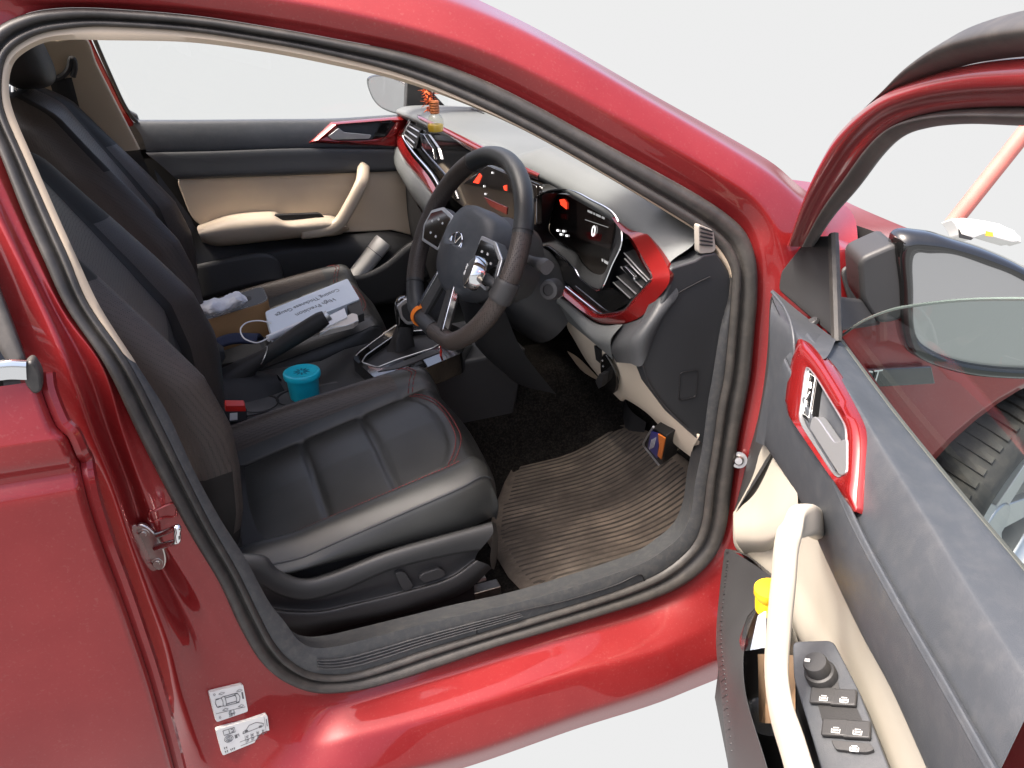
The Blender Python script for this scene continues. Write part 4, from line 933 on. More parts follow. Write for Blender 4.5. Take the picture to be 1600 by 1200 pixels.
knee = surf('knee_panel', [[q + V((.010, .012, .0)) for q in k0], k0, [a.lerp(b, .5) + V((-.006, 0, 0)) for a, b in zip(k0, k1)], k1, [q + V((.03, .03, -.004)) for q in k1]], 16, 50, M_knee, dash)
plate('knee_panel_tip', kpl([(1092,684),(1094,712),(1082,717),(1062,700)], .008), (.01, .012, 0), M_knee, dash, bevel=.002)
surf('knee_flap', [kpl([(886,548),(905,560),(935,590)], .03), kpl([(888,552),(910,580),(945,600)], .04)], 4, 8, M_beige, dash)
KN = V((1, .08, .45)).normalized()
c = kpl([(954,582)], -.006)[0]; kr = [kpl([p], -.006)[0] for p in ((951,553),(967,585),(966,609),(957,611),(945,590),(942,572),(944,556))]
ls = MB().prism(cr(kr, 40, True), V((-.006, 0, -.002))).build('light_switch', M_gloss, dash, bevel=.0015)
MB().prism(rnd([q + V((-.006, 0, -.003)) for q in kpl([(943,588),(950,576),(956,577),(953,595),(948,600)], -.006)], .003, 3), V((-.012, 0, -.004))).build('switch_grip', M_black, ls, bevel=.002)
for p in ((946,561),(947,570),(949,579)): MB().lathe([(.0018, 0), (.0018, .0006), (0, .0006)], frame_M(kpl([p], -.006)[0] + V((-.0065, 0, -.002)), (0, 1, 0), -KN), 10).build('switch_mark', M_icon, ls)
plate('switch_slot', kpl([(928,540),(936,546),(939,569),(931,562)], -.006), (.006, 0, 0), M_under, dash, bevel=0)
# side vent at the front pillar
sv_ = MB().prism(rnd(ey([(1091,350),(1115,360),(1119,390),(1114,395),(1092,397)], .004), .006, 3), V((0, .012, 0))).build('side_vent', pbr('pale vent plastic', (.36, .33, .29), .5), dash, bevel=.002)
for i in range(5): MB().tube(ey([(1094, 356 + 6.5 * i), (1113, 362 + 5.5 * i)], .0025), .0014, 6).build('vent_slot', M_under, sv_)

# ================================================================== steering wheel
WC = V((.583, .505, .913)); yw = rad(6.5)
WU = V((.446, .0, .895)).normalized(); WR0 = V((0, -1, 0)); WN0 = WU.cross(WR0).normalized()
if WN0.x > 0: WN0 = -WN0
WN = (WN0 * math.cos(yw) + WR0 * math.sin(yw)).normalized(); WR = (WR0 * math.cos(yw) - WN0 * math.sin(yw)).normalized()
def WL(a, b, c=0): return WC + WR * a + WU * b + WN * c
def WP(p, h=0): return PL(p, WC + WN * h, WN)
def rimp(th, R=.1715):
    a = rad(th); x, y = R * math.sin(a), R * math.cos(a)
    if y < -.150: y = -.150 - (y + .150) * -.35
    return WL(x, y)
def perf_mat(name, col, hole, scale):
    m, t, b = new_mat(name); L = t.links.new
    tc = t.nodes.new('ShaderNodeTexCoord'); vo_ = t.nodes.new('ShaderNodeTexVoronoi'); vo_.inputs['Scale'].default_value = scale; vo_.inputs['Randomness'].default_value = .15
    L(tc.outputs['Object'], vo_.inputs['Vector'])
    r = t.nodes.new('ShaderNodeMapRange'); r.inputs[1].default_value = .22; r.inputs[2].default_value = .34; L(vo_.outputs['Distance'], r.inputs[0])
    mx = t.nodes.new('ShaderNodeMix'); mx.data_type = 'RGBA'; mx.inputs[6].default_value = (*hole, 1); mx.inputs[7].default_value = (*col, 1); L(r.outputs[0], mx.inputs[0]); L(mx.outputs[2], b.inputs['Base Color'])
    bp_ = t.nodes.new('ShaderNodeBump'); bp_.inputs['Strength'].default_value = .8; bp_.inputs['Distance'].default_value = .0012; L(r.outputs[0], bp_.inputs['Height']); L(bp_.outputs[0], b.inputs['Normal'])
    b.inputs['Roughness'].default_value = .48
    return m
M_perf = perf_mat('perforated leather', (.048, .038, .033), (.003, .003, .003), 330)
M_perf_seat = perf_mat('perforated brown black fabric', (.050, .039, .033), (.008, .007, .006), 420)
NR = 180
prim = MB(); pts = [rimp(i * 360 / NR) for i in range(NR)]
prim.tube(pts, .0168, 18, closed=True, sq=(1.05, .95), up=tuple(WN))
for f in range(len(prim.f)):
    th = (f // 18) * 360 / NR
    prim.mi[f] = 1 if (62 < th < 175 or 228 < th < 325) else 0
wheel_s = prim.build('steering_wheel', [M_leather_g, M_perf], car, smooth=180)
for th in (62, 175, 228, 325):
    a = rimp(th); t = (rimp(th + 1) - rimp(th - 1)).normalized()
    MB().tube([a + (WN * math.cos(q) + t.cross(WN) * math.sin(q)) * .0173 for q in [i * math.pi / 12 for i in range(24)]], .0009, 5, closed=True).build('rim_seam', M_under, wheel_s)
# airbag pad
hub = []
outl = [(-.070, .028), (-.045, .058), (0, .064), (.045, .058), (.070, .028), (.072, -.01), (.055, -.05), (.025, -.07), (0, -.074), (-.025, -.07), (-.055, -.05), (-.072, -.01)]
for s, c in ((1.2, -.04), (1.2, -.008), (1.15, .004), (1.0, .013), (.65, .018), (.3, .020), (.02, .0205)):
    hub.append(cr([WL(x * s, y * s, c + (.010 * (1 - s) if y < 0 else 0)) for x, y in outl], 60, True))
MB().grid(hub, cv=True).build('airbag_cover', M_charcoal, wheel_s, smooth=60)
MB().lathe([(.055, 0), (.075, -.03), (.085, -.07), (.08, -.12)], frame_M(WL(.0, -.005, 0), WR, WN), 32).build('hub_back', M_black, wheel_s)
em = MB().tube([WL(.024 * math.cos(a), .024 * math.sin(a), .0225) for a in [i * math.pi / 24 for i in range(48)]], .0014, 6, closed=True)
for seg in (((-.011, .0205), (-.0005, .004)), ((.011, .0205), (.0005, .004)), ((-.021, .011), (-.010, -.0195)), ((-.010, -.0195), (0, -.001)), ((0, -.001), (.010, -.0195)), ((.010, -.0195), (.021, .011))):
    em.tube([WL(*seg[0], .0225), WL(*seg[1], .0225)], .0014, 6)
em.build('emblem', M_chrome, wheel_s)
def wplate(name, L, c, th, mat, par=None, bevel=.0015, r=.004):
    return MB().prism(rnd([WL(*q, c) for q in L], r, 3), -WN * th).build(name, mat, par or wheel_s, bevel=bevel)
for sx in (-1, 1):
    o_ = [(sx * .060, .040), (sx * .110, .044), (sx * .150, .026), (sx * .158, -.006), (sx * .140, -.034), (sx * .066, -.030)]
    i_ = [(sx * .064, .034), (sx * .110, .038), (sx * .145, .022), (sx * .151, -.005), (sx * .136, -.028), (sx * .068, -.025)]
    sp_ = wplate('spoke', o_, .012, .02, M_black)
    wplate('button_frame', o_, .0145, .004, M_silver, bevel=.001)
    wplate('button_panel', i_, .0155, .004, M_gloss, bevel=.001)
    for (u, v) in ((.085, .018), (.105, .020), (.126, .010), (.09, -.010), (.115, -.010)):
        MB().prism(rnd([WL(sx * u + dx_, v + dy_, .0158) for dx_, dy_ in ((-.003, -.002), (.003, -.002), (.003, .002), (-.003, .002))], .001, 2), WN * .0006).build('button_symbol', M_icon, wheel_s, smooth=0)
for sx in (-1, 1):
    wplate('lower_spoke', [(sx * .012, -.070), (sx * .034, -.066), (sx * .056, -.148), (sx * .030, -.150)], .010, .016, M_black, bevel=.004)
wplate('lower_spoke_gloss', [(-.035, -.068), (.035, -.068), (.052, -.145), (-.052, -.145)], .004, .008, M_gloss)
wplate('spoke_chrome', [(-.040, -.062), (-.034, -.064), (-.054, -.146), (-.062, -.140)], .014, .012, M_chrome)
wplate('spoke_chrome', [(.040, -.062), (.034, -.064), (.054, -.146), (.062, -.140)], .014, .012, M_chrome)
# column shroud and stalks
sh = []
for c, r0_, dz in ((-.02, .052, 0), (-.05, .062, -.004), (-.10, .075, -.012), (-.16, .082, -.02), (-.22, .085, -.03)):
    sh.append([WL(r0_ * 1.0 * math.cos(a), r0_ * (.85 if math.sin(a) > 0 else 1.15) * math.sin(a) + dz, c) for a in [2 * math.pi * i / 40 for i in range(40)]])
shroud = MB().grid(sh, cv=True).build('column_shroud', M_dark, car, smooth=180)
A = WL(.07, .03, -.075)
stk = X((855, 418), .655)
st = MB().tube(cr([A, A.lerp(stk, .5), stk], 12), [.010, .009, .0085, .008, .008, .0085, .009, .010, .011, .0125, .013, .012], 12, sq=(1, .8, .7)).build('control_stalk', M_black, shroud)
MB().lathe([(.010, .013), (.016, .012), (.018, .006), (.018, -.01)], frame_M(X((862, 452), .68), (0, 0, 1), V((-.75, -.6, .2))), 28).build('ignition_ring', M_black, shroud)
MB().lathe([(0, .010), (.010, .010), (.0115, .008), (.0115, -.005)], frame_M(X((862, 452), .68), (0, 0, 1), V((-.75, -.6, .2))), 24).build('ignition_lock', M_under, shroud)
surf('column_lower', [[WL(-.10, -.07, -.06), WL(0, -.09, -.05), WL(.10, -.06, -.06)], [WL(-.12, -.14, -.12), WL(0, -.17, -.11), WL(.12, -.12, -.12)], [WL(-.14, -.2, -.22), WL(0, -.22, -.22), WL(.14, -.18, -.22)]], 12, 16, M_under, shroud)

# ================================================================== seats
M_stitch = pbr('dark red thread', (.20, .03, .03), .6)
def lerp(a, b, t): return a + (b - a) * t
def tab(T_, v):
    if v <= T_[0][0]: return T_[0][1]
    for (a, b), (c, d) in zip(T_, T_[1:]):
        if v <= c: return lerp(b, d, (v - a) / (c - a))
    return T_[-1][1]
def sm(t): t = max(0., min(1., t)); return t * t * (3 - 2 * t)
YS = .4775; HWS = .214; SEAM = .655
def cush(x, u):
    """height of the driver's cushion at length x and cross position u (-1 near sill .. 1 near console)"""
    z = .503 + (x - .16) * .255
    z -= .05 * sm((x - .50) / .07) ** 2
    a = abs(u)
    if a < SEAM:
        ins = 1.
        front = .515 - .05 * (a / SEAM) ** 3
        for gx in (.264 - .005 * u, .386 - .005 * u):
            z -= .0085 * math.exp(-((x - gx) / .005) ** 2) * sm((SEAM - a) / .04)
        z += .007 * math.sin(max(0, min(1, a / SEAM * .5 + .5)) * math.pi) * abs(math.sin((x - .14) / .1215 * math.pi)) ** .5 * (x < .5)
        z -= .005 * math.exp(-((x - front) / .004) ** 2)
    else:
        s = (a - SEAM) / (1 - SEAM); hb = tab([(.1, .075), (.25, .068), (.45, .045), (.56, .030)], x)
        if u < 0: hb *= .5
        z += hb * math.sin(math.pi * min(1, s ** .75 * .86)) 
    z -= .020 * max(0, -u) * sm((x - .12) / .1)
    z -= .006 * math.exp(-((a - SEAM) / .02) ** 2) * (1 - sm((x - .49) / .03))
    return z
def seat(dx, dy, name='seat'):
    T = V((dx, dy, 0))
    NU, NV = 96, 96; rows = []; mi = []
    for i in range(NV + 1):
        row = []
        for j in range(NU + 1):
            U = -1.22 + 2.44 * j / NU; Vv = 1.18 * i / NV
            u = max(-1, min(1, U)); v = min(1, Vv)
            xm = .566 - .030 * abs(u) ** 3 - (.03 * max(0, u) ** 3)
            x = .085 + (xm - .085) * v
            hw = HWS * (1 - .10 * sm((x - .44) / .13) ** 2)
            z = cush(x, u); y = YS + u * hw
            wu = max(0, abs(U) - 1) / .22; wv = max(0, Vv - 1) / .18
            wz = max(wu, wv)
            zb_ = .49 + .0 * x
            z = lerp(z, zb_, wz ** .9) if wz > 0 else z
            y += math.copysign(1, u) * (.010 * math.sin(wu * math.pi) if wu else 0)
            x += .012 * math.sin(wv * math.pi * .8) if wv else 0
            row.append(V((x, y, z)) + T)
        rows.append(row)
    m = MB().grid(rows)
    kf = 0
    for i in range(NV):
        for j in range(NU):
            U = -1.22 + 2.44 * (j + .5) / NU; x = .085 + .47 * 1.18 * (i + .5) / NV
            if SEAM + .03 < U < .93 and x < .47 - 1.1 * max(0, abs(U - .74) - .10): m.mi[kf] = 1
            kf += 1
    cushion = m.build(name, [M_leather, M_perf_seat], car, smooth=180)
    # seams and stitching that follow the surface
    def on(x, u, h=.0006):
        hw = HWS * (1 - .10 * sm((x - .44) / .13) ** 2); return V((x, YS + u * hw, cush(x, u) + h)) + T
    sd = MB()
    def stitch(fn, n, off):
        for q in range(n):
            a, b = fn((q + .12) / n), fn((q + .78) / n)
            sd.tube([on(*a, .0012), on(*b, .0012)], .0009, 4)
    for off in (0, .035):
        stitch(lambda t: (lerp(.14, .50, t), -SEAM - .01 - off), 60, off)
        stitch(lambda t: (.525 - .05 * (abs(lerp(-.62, .62, t)) / SEAM) ** 3 + off * .3, lerp(-.62, .62, t)), 44, off)
        stitch(lambda t: (lerp(.12, .44, t), .955 + off * .8), 52, off)
        stitch(lambda t: (.50 - .16 * abs(lerp(.66, .94, t) - .76) + off * .25, lerp(.66, .94, t)), 14, off)
    sd.build('stitching', M_stitch, cushion)['kind'] = 'stuff'
    for u_ in (-.99, .99):
        MB().tube([on(.12 + .42 * t, u_, .001) for t in [i / 40 for i in range(41)]], .0016, 6).build('piping', M_leather_g, cushion)
    # backrest
    PRO = [(.500, .095), (.56, .118), (.62, .134), (.70, .141), (.76, .140), (.846, .116), (.924, .066), (1.037, -.012), (1.11, -.06), (1.145, -.088)]
    rings = []; N = 64; zs = [.47 + (1.150 - .47) * i / 60 for i in range(61)]
    mats = []
    for i, z in enumerate(zs):
        xf = tab(PRO, z); t = i / 60
        hb = tab([(.5, .05), (.62, .062), (.76, .062), (.9, .045), (1.05, .022), (1.15, .010)], z)
        hw = tab([(.47, .19), (.55, .215), (.70, .222), (.85, .215), (1.0, .195), (1.10, .17), (1.15, .13)], z)
        th = tab([(.47, .11), (.7, .15), (.9, .13), (1.1, .095), (1.15, .05)], z)
        if z > 1.10: xf -= .03 * ((z - 1.10) / .05) ** 2
        ring = []
        nf = 40
        for j in range(nf + 1):
            u = -1 + 2 * j / nf; a = abs(u)
            if a < .62: f = -hb + .006 * (1 - (a / .62) ** 2) - .006 * math.exp(-((z - .80) / .006) ** 2) * (a < .6) - .006 * math.exp(-((z - .66) / .006) ** 2) * (a < .6)
            else:
                s = (a - .62) / .38; f = -hb + hb * math.sin(min(1, s ** .8 * 1.0) * math.pi / 2 * 1.35) ** 1.0 if s < .75 else -hb + hb * math.sin(.75 ** .8 * math.pi / 2 * 1.35) - .05 * ((s - .75) / .25) ** 2
            f -= .005 * math.exp(-((a - .62) / .02) ** 2)
            ring.append(V((xf + f, YS + u * hw, z)) + T)
        nb = N - nf - 1
        for j in range(nb):
            u = 1 - 2 * (j + 1) / (nb + 1)
            ring.append(V((xf - th - .02 * math.cos(u * math.pi / 2), YS + u * hw * .92, z - .0)) + T)
        rings.append(ring)
    m = MB().grid(rings, cv=True)
    k0_ = len(m.v); m.v.append(sum(rings[-1], V()) / N + V((0, 0, .006))); b0 = 60 * N
    for j in range(N): m.f.append([b0 + j, b0 + (j + 1) % N, k0_]); m.mi.append(0)
    kf = 0
    for i in range(60):
        for j in range(N):
            u = -1 + 2 * (j + .5) / 40; z = zs[i]
            if j < 40 and .66 < abs(u) < .93 and .58 < z < 1.0: m.mi[kf] = 1
            if j < 40 and abs(u) < .6: m.mi[kf] = 1 if z > .84 else 0
            if abs(u) >= .93 and z > .69: m.mi[kf] = 1
            kf += 1
    m.build('backrest', [M_leather_shaded, M_perf_seat], cushion, smooth=180)
    # headrest on two posts
    hc = V((-.125, YS, 1.238)) + T
    hr = []
    for i in range(25):
        f = -math.pi / 2 + math.pi * i / 24; cz = math.copysign(abs(math.sin(f)) ** .6, math.sin(f)); rr_ = max(.02, math.cos(f)) ** .45
        hr.append([hc + V((.050 * rr_ * math.copysign(abs(math.cos(a)) ** .7, math.cos(a)) - .02 * cz, .115 * rr_ * math.copysign(abs(math.sin(a)) ** .75, math.sin(a)), .082 * cz)) for a in [2 * math.pi * j / 40 for j in range(40)]])
    MB().grid(hr, cv=True).build('headrest', M_leather_shaded, cushion, smooth=180)
    for s in (-1, 1):
        MB().tube([hc + V((-.01, .05 * s, -.06)), V((-.155, YS + .05 * s, 1.10)) + T], .006, 10).build('headrest_post', M_chrome, cushion)
    return cushion
dseat = seat(0, 0); pseat = seat(-.015, .745)
# plastic side cover of the driver's seat with switches
SCR = [([(371,864),(413,868),(434,888),(473,903),(517,893),(603,860),(690,835),(768,815)], .264),
 ([(371,868),(412,872),(434,892),(474,906),(519,897),(605,864),(692,839),(769,819)], .243),
 ([(372,886),(410,891),(440,909),(476,918),(526,909),(611,875),(696,850),(770,834)], .234),
 ([(375,904),(410,914),(440,929),(480,936),(535,921),(612,888),(700,866),(752,857)], .235),
 ([(376,908),(411,917),(442,932),(482,938),(537,923),(613,891),(700,869),(748,861)], .247),
 ([(384,938),(415,946),(450,952),(500,953),(560,940),(625,924),(698,902),(742,874)], .249),
 ([(386,945),(417,952),(452,958),(502,957),(562,944),(627,928),(701,906),(746,876)], .236),
 ([(400,962),(428,974),(462,980),(512,972),(572,962),(634,947),(714,917),(762,882)], .237),
 ([(415,980),(440,990),(470,1000),(520,985),(580,970),(640,956),(725,926),(768,888)], .262)]
cov = surf('side_cover', [[Y(p, y) for p in r] for r, y in SCR], 48, 60, M_black, dseat)
surf('cover_front', [[Y((768,815), .264), Y((770,834), .234), Y((766,870), .237), Y((768,888), .262)], [Y((775,818), .31), Y((778,840), .30), Y((776,875), .30), Y((772,890), .31)]], 6, 12, M_black, dseat)
for nm, L in (('recline_switch', [(617,897),(627,893),(634,896),(646,915),(641,922),(631,925)]), ('seat_switch', [(654,904),(660,897),(686,888),(695,893),(697,899),(690,904),(664,912)])):
    plate(nm, rnd([Y(p, .240) for p in L], .004, 3), (0, .012, 0), M_black, dseat, bevel=.002, seg=3)
surf('seat_base', [[Y((420,975), .27), Y((560,970), .27), Y((740,900), .27)], [V((.15, .28, .30)), V((.35, .28, .30)), V((.50, .28, .30))]], 4, 8, M_under, dseat)
MB().box((.12, .28, .36), (.50, .69, .50)).build('seat_pan', M_under, dseat)
MB().box((.11, 1.03, .30), (.49, 1.44, .50)).build('seat_pan', M_under, pseat)
MB().box((.05, .30, .287), (.56, .325, .31)).build('seat_rail', M_steel, dseat, bevel=.002)
MB().tube([Y((745,907), .29), Y((758,903), .29)], .006, 8).build('rail_catch', M_steel, dseat)

# ================================================================== centre console
cons = MB()
cons.prism([V((-.25, .745, .30)), V((.46, .745, .30)), V((.75, .745, .33)), V((.80, .745, .58)), V((.62, .745, .575)), V((.42, .745, .555)), V((.36, .745, .535)), V((-.25, .745, .535))], V((0, .23, 0)))
console = cons.build('centre_console', M_dark, car, bevel=.008, seg=3)
zc = .5355
M_grey = pbr('grey console plastic', (.085, .085, .088), .5, bump=('cells', 600, .2, .0005), var=(10, .12))
plate('console_tray', rnd([V((-.05, .752, zc)), V((.40, .752, zc)), V((.40, .835, zc)), V((-.05, .835, zc))], .015, 4), (0, 0, .004), M_grey, console, bevel=.002)
for cx_ in (.20, .275):
    MB().lathe([(.041, .0055), (.038, .006), (.036, .0045), (.034, -.03), (0, -.03)], Matrix.Translation((cx_, .790, zc)), 36).build('cup_holder', M_under, console)
plate('console_slot', rnd([V((.33, .765, zc)), V((.395, .765, zc)), V((.395, .825, zc)), V((.33, .825, zc))], .01, 4), (0, 0, .0055), M_black, console, bevel=.001)
# gear lever surround
def gz(p, o=0): return PL(p, V((.5, .85, .592 + o)), V((-.10, 0, 1)))
go = [(551,560),(560,547),(618,506),(690,500),(738,520),(722,551),(660,577),(585,590)]
gi = [(565,566),(572,555),(622,520),(680,514),(700,530),(676,544),(620,562),(590,574)]
surr = ring_plate('gear_surround', rnd([gz(p) for p in go], .008, 4), rnd([gz(p) for p in gi], .008, 4), V((0, 0, -.05)), M_gloss, console, bevel=.002)
MB().tube(rnd([gz(p, .001) for p in gi], .008, 4), .0014, 8, closed=True).build('chrome_line', M_silver, console)
MB().tube(cr([gz(p, .0) for p in [(556,556),(563,549),(618,509),(640,500)]], 20), .0014, 8).build('chrome_line', M_silver, console)
MB().tube(cr([gz(p, -.004) for p in [(585,588),(640,574),(706,550)]], 20), .0016, 8).build('chrome_line', M_silver, console)
plate('gear_well', rnd([gz(p, -.012) for p in gi], .008, 4), (0, 0, -.03), M_under, console, bevel=0)
plate('button_row', [gz(p, .002) for p in [(590,580),(676,546),(690,549),(625,574)]], (0, 0, -.006), M_black, console, bevel=.001)
GB, GK = Y((622, 566), .865), Y((633, 508), .865)
boot = []
for i in range(14):
    t = i / 13; r_ = lerp(.045, .017, t ** .7); c = GB.lerp(GK, t)
    boot.append([c + V((r_ * (1 + .10 * math.sin(5 * a + 9 * t)) * math.copysign(abs(math.cos(a)) ** .7, math.cos(a)), r_ * .8 * (1 + .10 * math.sin(4 * a + 7 * t)) * math.copysign(abs(math.sin(a)) ** .7, math.sin(a)), .003 * math.sin(14 * t + 3 * a))) for a in [2 * math.pi * j / 32 for j in range(32)]])
M_cloth = pbr('black boot leather', (.016, .015, .015), .6, bump=('noise', 160, .4, .001))
glev = MB().grid(boot, cv=True).build('gear_boot', M_cloth, console, smooth=180)
GT_ = Y((635, 462), .862); ax_ = (GT_ - GK); 
kn = []
for t, r_, e in ((0, .016, 1), (.05, .019, 1), (.25, .021, .9), (.55, .024, .8), (.8, .024, .8), (.95, .017, .8), (1, .004, 1)):
    c = GK.lerp(GT_, t); kn.append([c + V((r_ * 1.05 * math.copysign(abs(math.cos(a)) ** e, math.cos(a)), r_ * .85 * math.copysign(abs(math.sin(a)) ** e, math.sin(a)), 0)) for a in [2 * math.pi * j / 36 for j in range(36)]])
MB().grid(loft(kn, 30, 36, cv=True), cv=True).build('gear_knob', M_gloss, console, smooth=180)
MB().prism(rnd([Y(p, .838) for p in [(620,478),(632,468),(648,465),(650,506),(636,508),(626,498)]], .006, 3), V((0, .004, 0))).build('knob_band', M_silver, console, bevel=.002)
MB().prism(rnd([Y(p, .836) for p in [(627,479),(636,473),(650,470),(650,502),(637,503),(629,494)]], .005, 3), V((0, .005, 0))).build('knob_inlay', M_black, console, bevel=.002)
# hand brake
hb_ = [Y((335,612), .86), Y((380,578), .86), Y((430,546), .86), Y((470,520), .86), Y((500,501), .86), Y((509,496), .86)]
MB().tube(cr(hb_, 40), [.030 - .016 * sm(i / 14) if i < 14 else .014 + .003 * math.sin((i - 14) / 25 * math.pi) for i in range(40)], 14, sq=(1.15, .85, .8), up=(0, 0, 1)).build('hand_brake', M_cloth, console, smooth=180)
MB().tube([Y((506,498), .86), Y((514,492), .86)], .0105, 12, sq=(1.1, .85, .7), up=(0, 0, 1)).build('brake_button', M_silver, console)
MB().tube([Y((411,556), .86) + V((.02 * math.sin(a) * .6, .016 * math.cos(a), .02 * math.sin(a))) for a in [i * math.pi / 10 for i in range(20)]], .0012, 5, closed=True).build('brake_seam', M_silver, console)
surf('brake_cover', [[V((.06, .80, .53)), V((.20, .81, .535)), V((.26, .83, .535))], [V((.05, .83, .60)), V((.17, .84, .585)), V((.25, .85, .56))], [V((.06, .90, .60)), V((.17, .89, .585)), V((.25, .88, .56))], [V((.06, .94, .53)), V((.20, .93, .535)), V((.26, .90, .535))]], 14, 16, M_under, console)
# centre armrest
ar = MB(); arow = []
for t in [i / 16 for i in range(17)]:
    x = lerp(-.25, .150, t); e = sm((1 - t) / .12) if t > .88 else 1; e = max(.05, e) ** .5
    arow.append([V((x, .852, .645)) + V((0, .062 * math.copysign(abs(math.cos(a)) ** .6, math.cos(a)) * e, .042 * math.copysign(abs(math.sin(a)) ** .6, math.sin(a)) * e)) for a in [2 * math.pi * j / 36 for j in range(36)]])
ar.grid(arow, cv=True); ar.f.append(list(range(16 * 36, 17 * 36))); ar.mi.append(0)
ar.build('armrest', M_leather_g, console, smooth=180)
# seat belt buckle beside the driver's seat
bk = MB().prism(rnd([Y(p, .705) for p in [(350,640),(386,638),(386,660),(350,662)]], .004, 3), V((0, .02, -.004))).build('belt_buckle', M_black, car, bevel=.003)
MB().prism(rnd([Y((352,634), .703), Y((383,634), .703), Y((385,643), .703), Y((352,643), .703)], .003, 3), V((0, .018, .004))).build('release_button', pbr('red plastic', (.55, .02, .015), .35), bk, bevel=.002)
MB().prism([Y(p, .7035) for p in [(359,646),(371,645),(371,656),(359,657)]], V((0, .001, 0))).build('paper_label', M_stick, bk, smooth=0)
MB().tube([Y((368,662), .715), V((.12, .72, .45))], .012, 8).build('buckle_stalk', M_black, bk)

# ================================================================== pedals
def ped(L, x, th, name, mat, par=None):
    pts_ = [PL(p, V((x, .5, .40)), V((1, 0, .55))) for p in L]
    return MB().prism(rnd(pts_, .006, 3), V((.03 * th, 0, .0165 * th))).build(name, mat, par or car, bevel=.002)
bp_ = ped([(1020,668),(1041,682),(1036,725),(1029,727),(1006,696)], 0.965, 1., 'brake_pedal', M_under)
MB().tube(cr([PL(p, V((.962, .5, .40)), V((1, 0, .55))) for p in [(1021,667),(1010,684),(1006,696),(1018,712),(1030,727)]], 24), .0022, 6).build('pedal_trim', M_silver, bp_)
M_blue = pbr('blue print', (.02, .025, .22), .35, coat=.4); M_orange = pbr('orange print', (.80, .20, .02), .35, coat=.4)
def pp_(L, x): return [PL(p, V((x, .5, .40)), V((1, 0, .55))) for p in L]
lb = MB().prism(pp_([(1017,674),(1028,678),(1029,690),(1027,716),(1012,700)], 0.960), V((.002, 0, .001))).build('printed_label', M_blue, bp_, smooth=0)
MB().prism(pp_([(1028,678),(1039,685),(1033,718),(1027,712),(1030,697)], 0.9595), V((.002, 0, .001))).build('printed_panel', M_orange, bp_, smooth=0)
wl = MB()
for i in range(4): wl.tube(pp_([(1022.5 - i * 2.1 + 2, 684 + i), (1020 - i * 2.1 + 1.2, 699 + i)], 0.9590), .0006, 4)
wl.build('label_print', M_white, bp_)
MB().tube([PL((1052, 706), V((.97, .5, .4)), V((1, 0, 0))), PL((1063, 696), V((.97, .5, .4)), V((1, 0, 0)))], .004, 8).build('pedal_arm', M_chrome, bp_)
ap = ped([(1100,735),(1088,752),(1084,763),(1098,772),(1115,760)], 1.0, 1., 'accelerator_pedal', M_black)
MB().tube(pp_([(1100,736),(1088,752),(1085,764)], .998), .003, 6).build('pedal_trim', M_silver, ap)
surf('footrest', [[Z((965,600), .40), Z((985,640), .40), Z((1010,660), .40)], [Z((960,700), .31), Z((975,705), .31), Z((1000,705), .31)]], 6, 8, M_black, car)

# ================================================================== loose things
# rubber floor mat with raised ribs
def mat_mat():
    m, t, b = new_mat('muddy floor mat rubber'); L = t.links.new
    tc = t.nodes.new('ShaderNodeTexCoord'); mp_ = t.nodes.new('ShaderNodeMapping'); mp_.inputs['Scale'].default_value = (1, 1.6, 1); L(tc.outputs['Object'], mp_.inputs[0])
    n = t.nodes.new('ShaderNodeTexNoise'); n.inputs['Scale'].default_value = 5; n.inputs['Detail'].default_value = 10; n.inputs['Roughness'].default_value = .68; L(mp_.outputs[0], n.inputs['Vector'])
    r = t.nodes.new('ShaderNodeValToRGB'); e = r.color_ramp.elements
    e[0].position = .30; e[0].color = (.055, .047, .040, 1); e[1].position = .72; e[1].color = (.32, .26, .20, 1)
    k_ = e.new(.50); k_.color = (.14, .117, .095, 1)
    L(n.outputs[0], r.inputs[0]); L(r.outputs[0], b.inputs['Base Color']); b.inputs['Roughness'].default_value = .8; b.inputs['Specular IOR Level'].default_value = .25
    n2 = t.nodes.new('ShaderNodeTexNoise'); n2.inputs['Scale'].default_value = 180; n2.inputs['Detail'].default_value = 6; L(tc.outputs['Object'], n2.inputs['Vector'])
    bp2 = t.nodes.new('ShaderNodeBump'); bp2.inputs['Strength'].default_value = .35; bp2.inputs['Distance'].default_value = .001; L(n2.outputs[0], bp2.inputs['Height']); L(bp2.outputs[0], b.inputs['Normal'])
    return m
rows = []; groove = []
NY, NX = 520, 50
for j in range(NY + 1):
    y = .205 + .525 * j / NY
    xl = tab([(.205, .625), (.26, .606), (.34, .590), (.46, .590), (.56, .640), (.66, .705), (.73, .76)], y)
    xr = tab([(.205, .97), (.25, 1.0), (.32, 1.03), (.45, 1.07), (.62, 1.06), (.68, 1.04), (.73, .98)], y)
    row = []
    for i in range(NX + 1):
        t = i / NX; x = lerp(xl, xr, t)
        edge = min(t * (xr - xl), (1 - t) * (xr - xl), (y - .205), (.73 - y))
        fy = (y / .0140) % 1; rib = 1 - math.exp(-((min(fy, 1 - fy) * .0140) / .0022) ** 2)
        z = zfl(x) + .013 + .0045 * rib * sm((edge - .02) / .01) + .006 * (1 - sm(edge / .012)) * (edge > .001) + .0015 * math.sin(9 * x + 6 * y)
        for (cx_, cy_) in ((.655, .275), (.615, .475)):
            d_ = math.hypot(x - cx_, y - cy_)
            if d_ < .024: z = .299 + .003 * math.cos(d_ / .024 * math.pi * 3)
        if edge <= .001: z -= .008
        row.append(V((x, y, z))); groove.append(rib < .55 and edge > .025)
    rows.append(row)
fmb = MB().grid(rows)
for j in range(NY):
    for i in range(NX): fmb.mi[j * NX + i] = 1 if groove[j * (NX + 1) + i] else 0
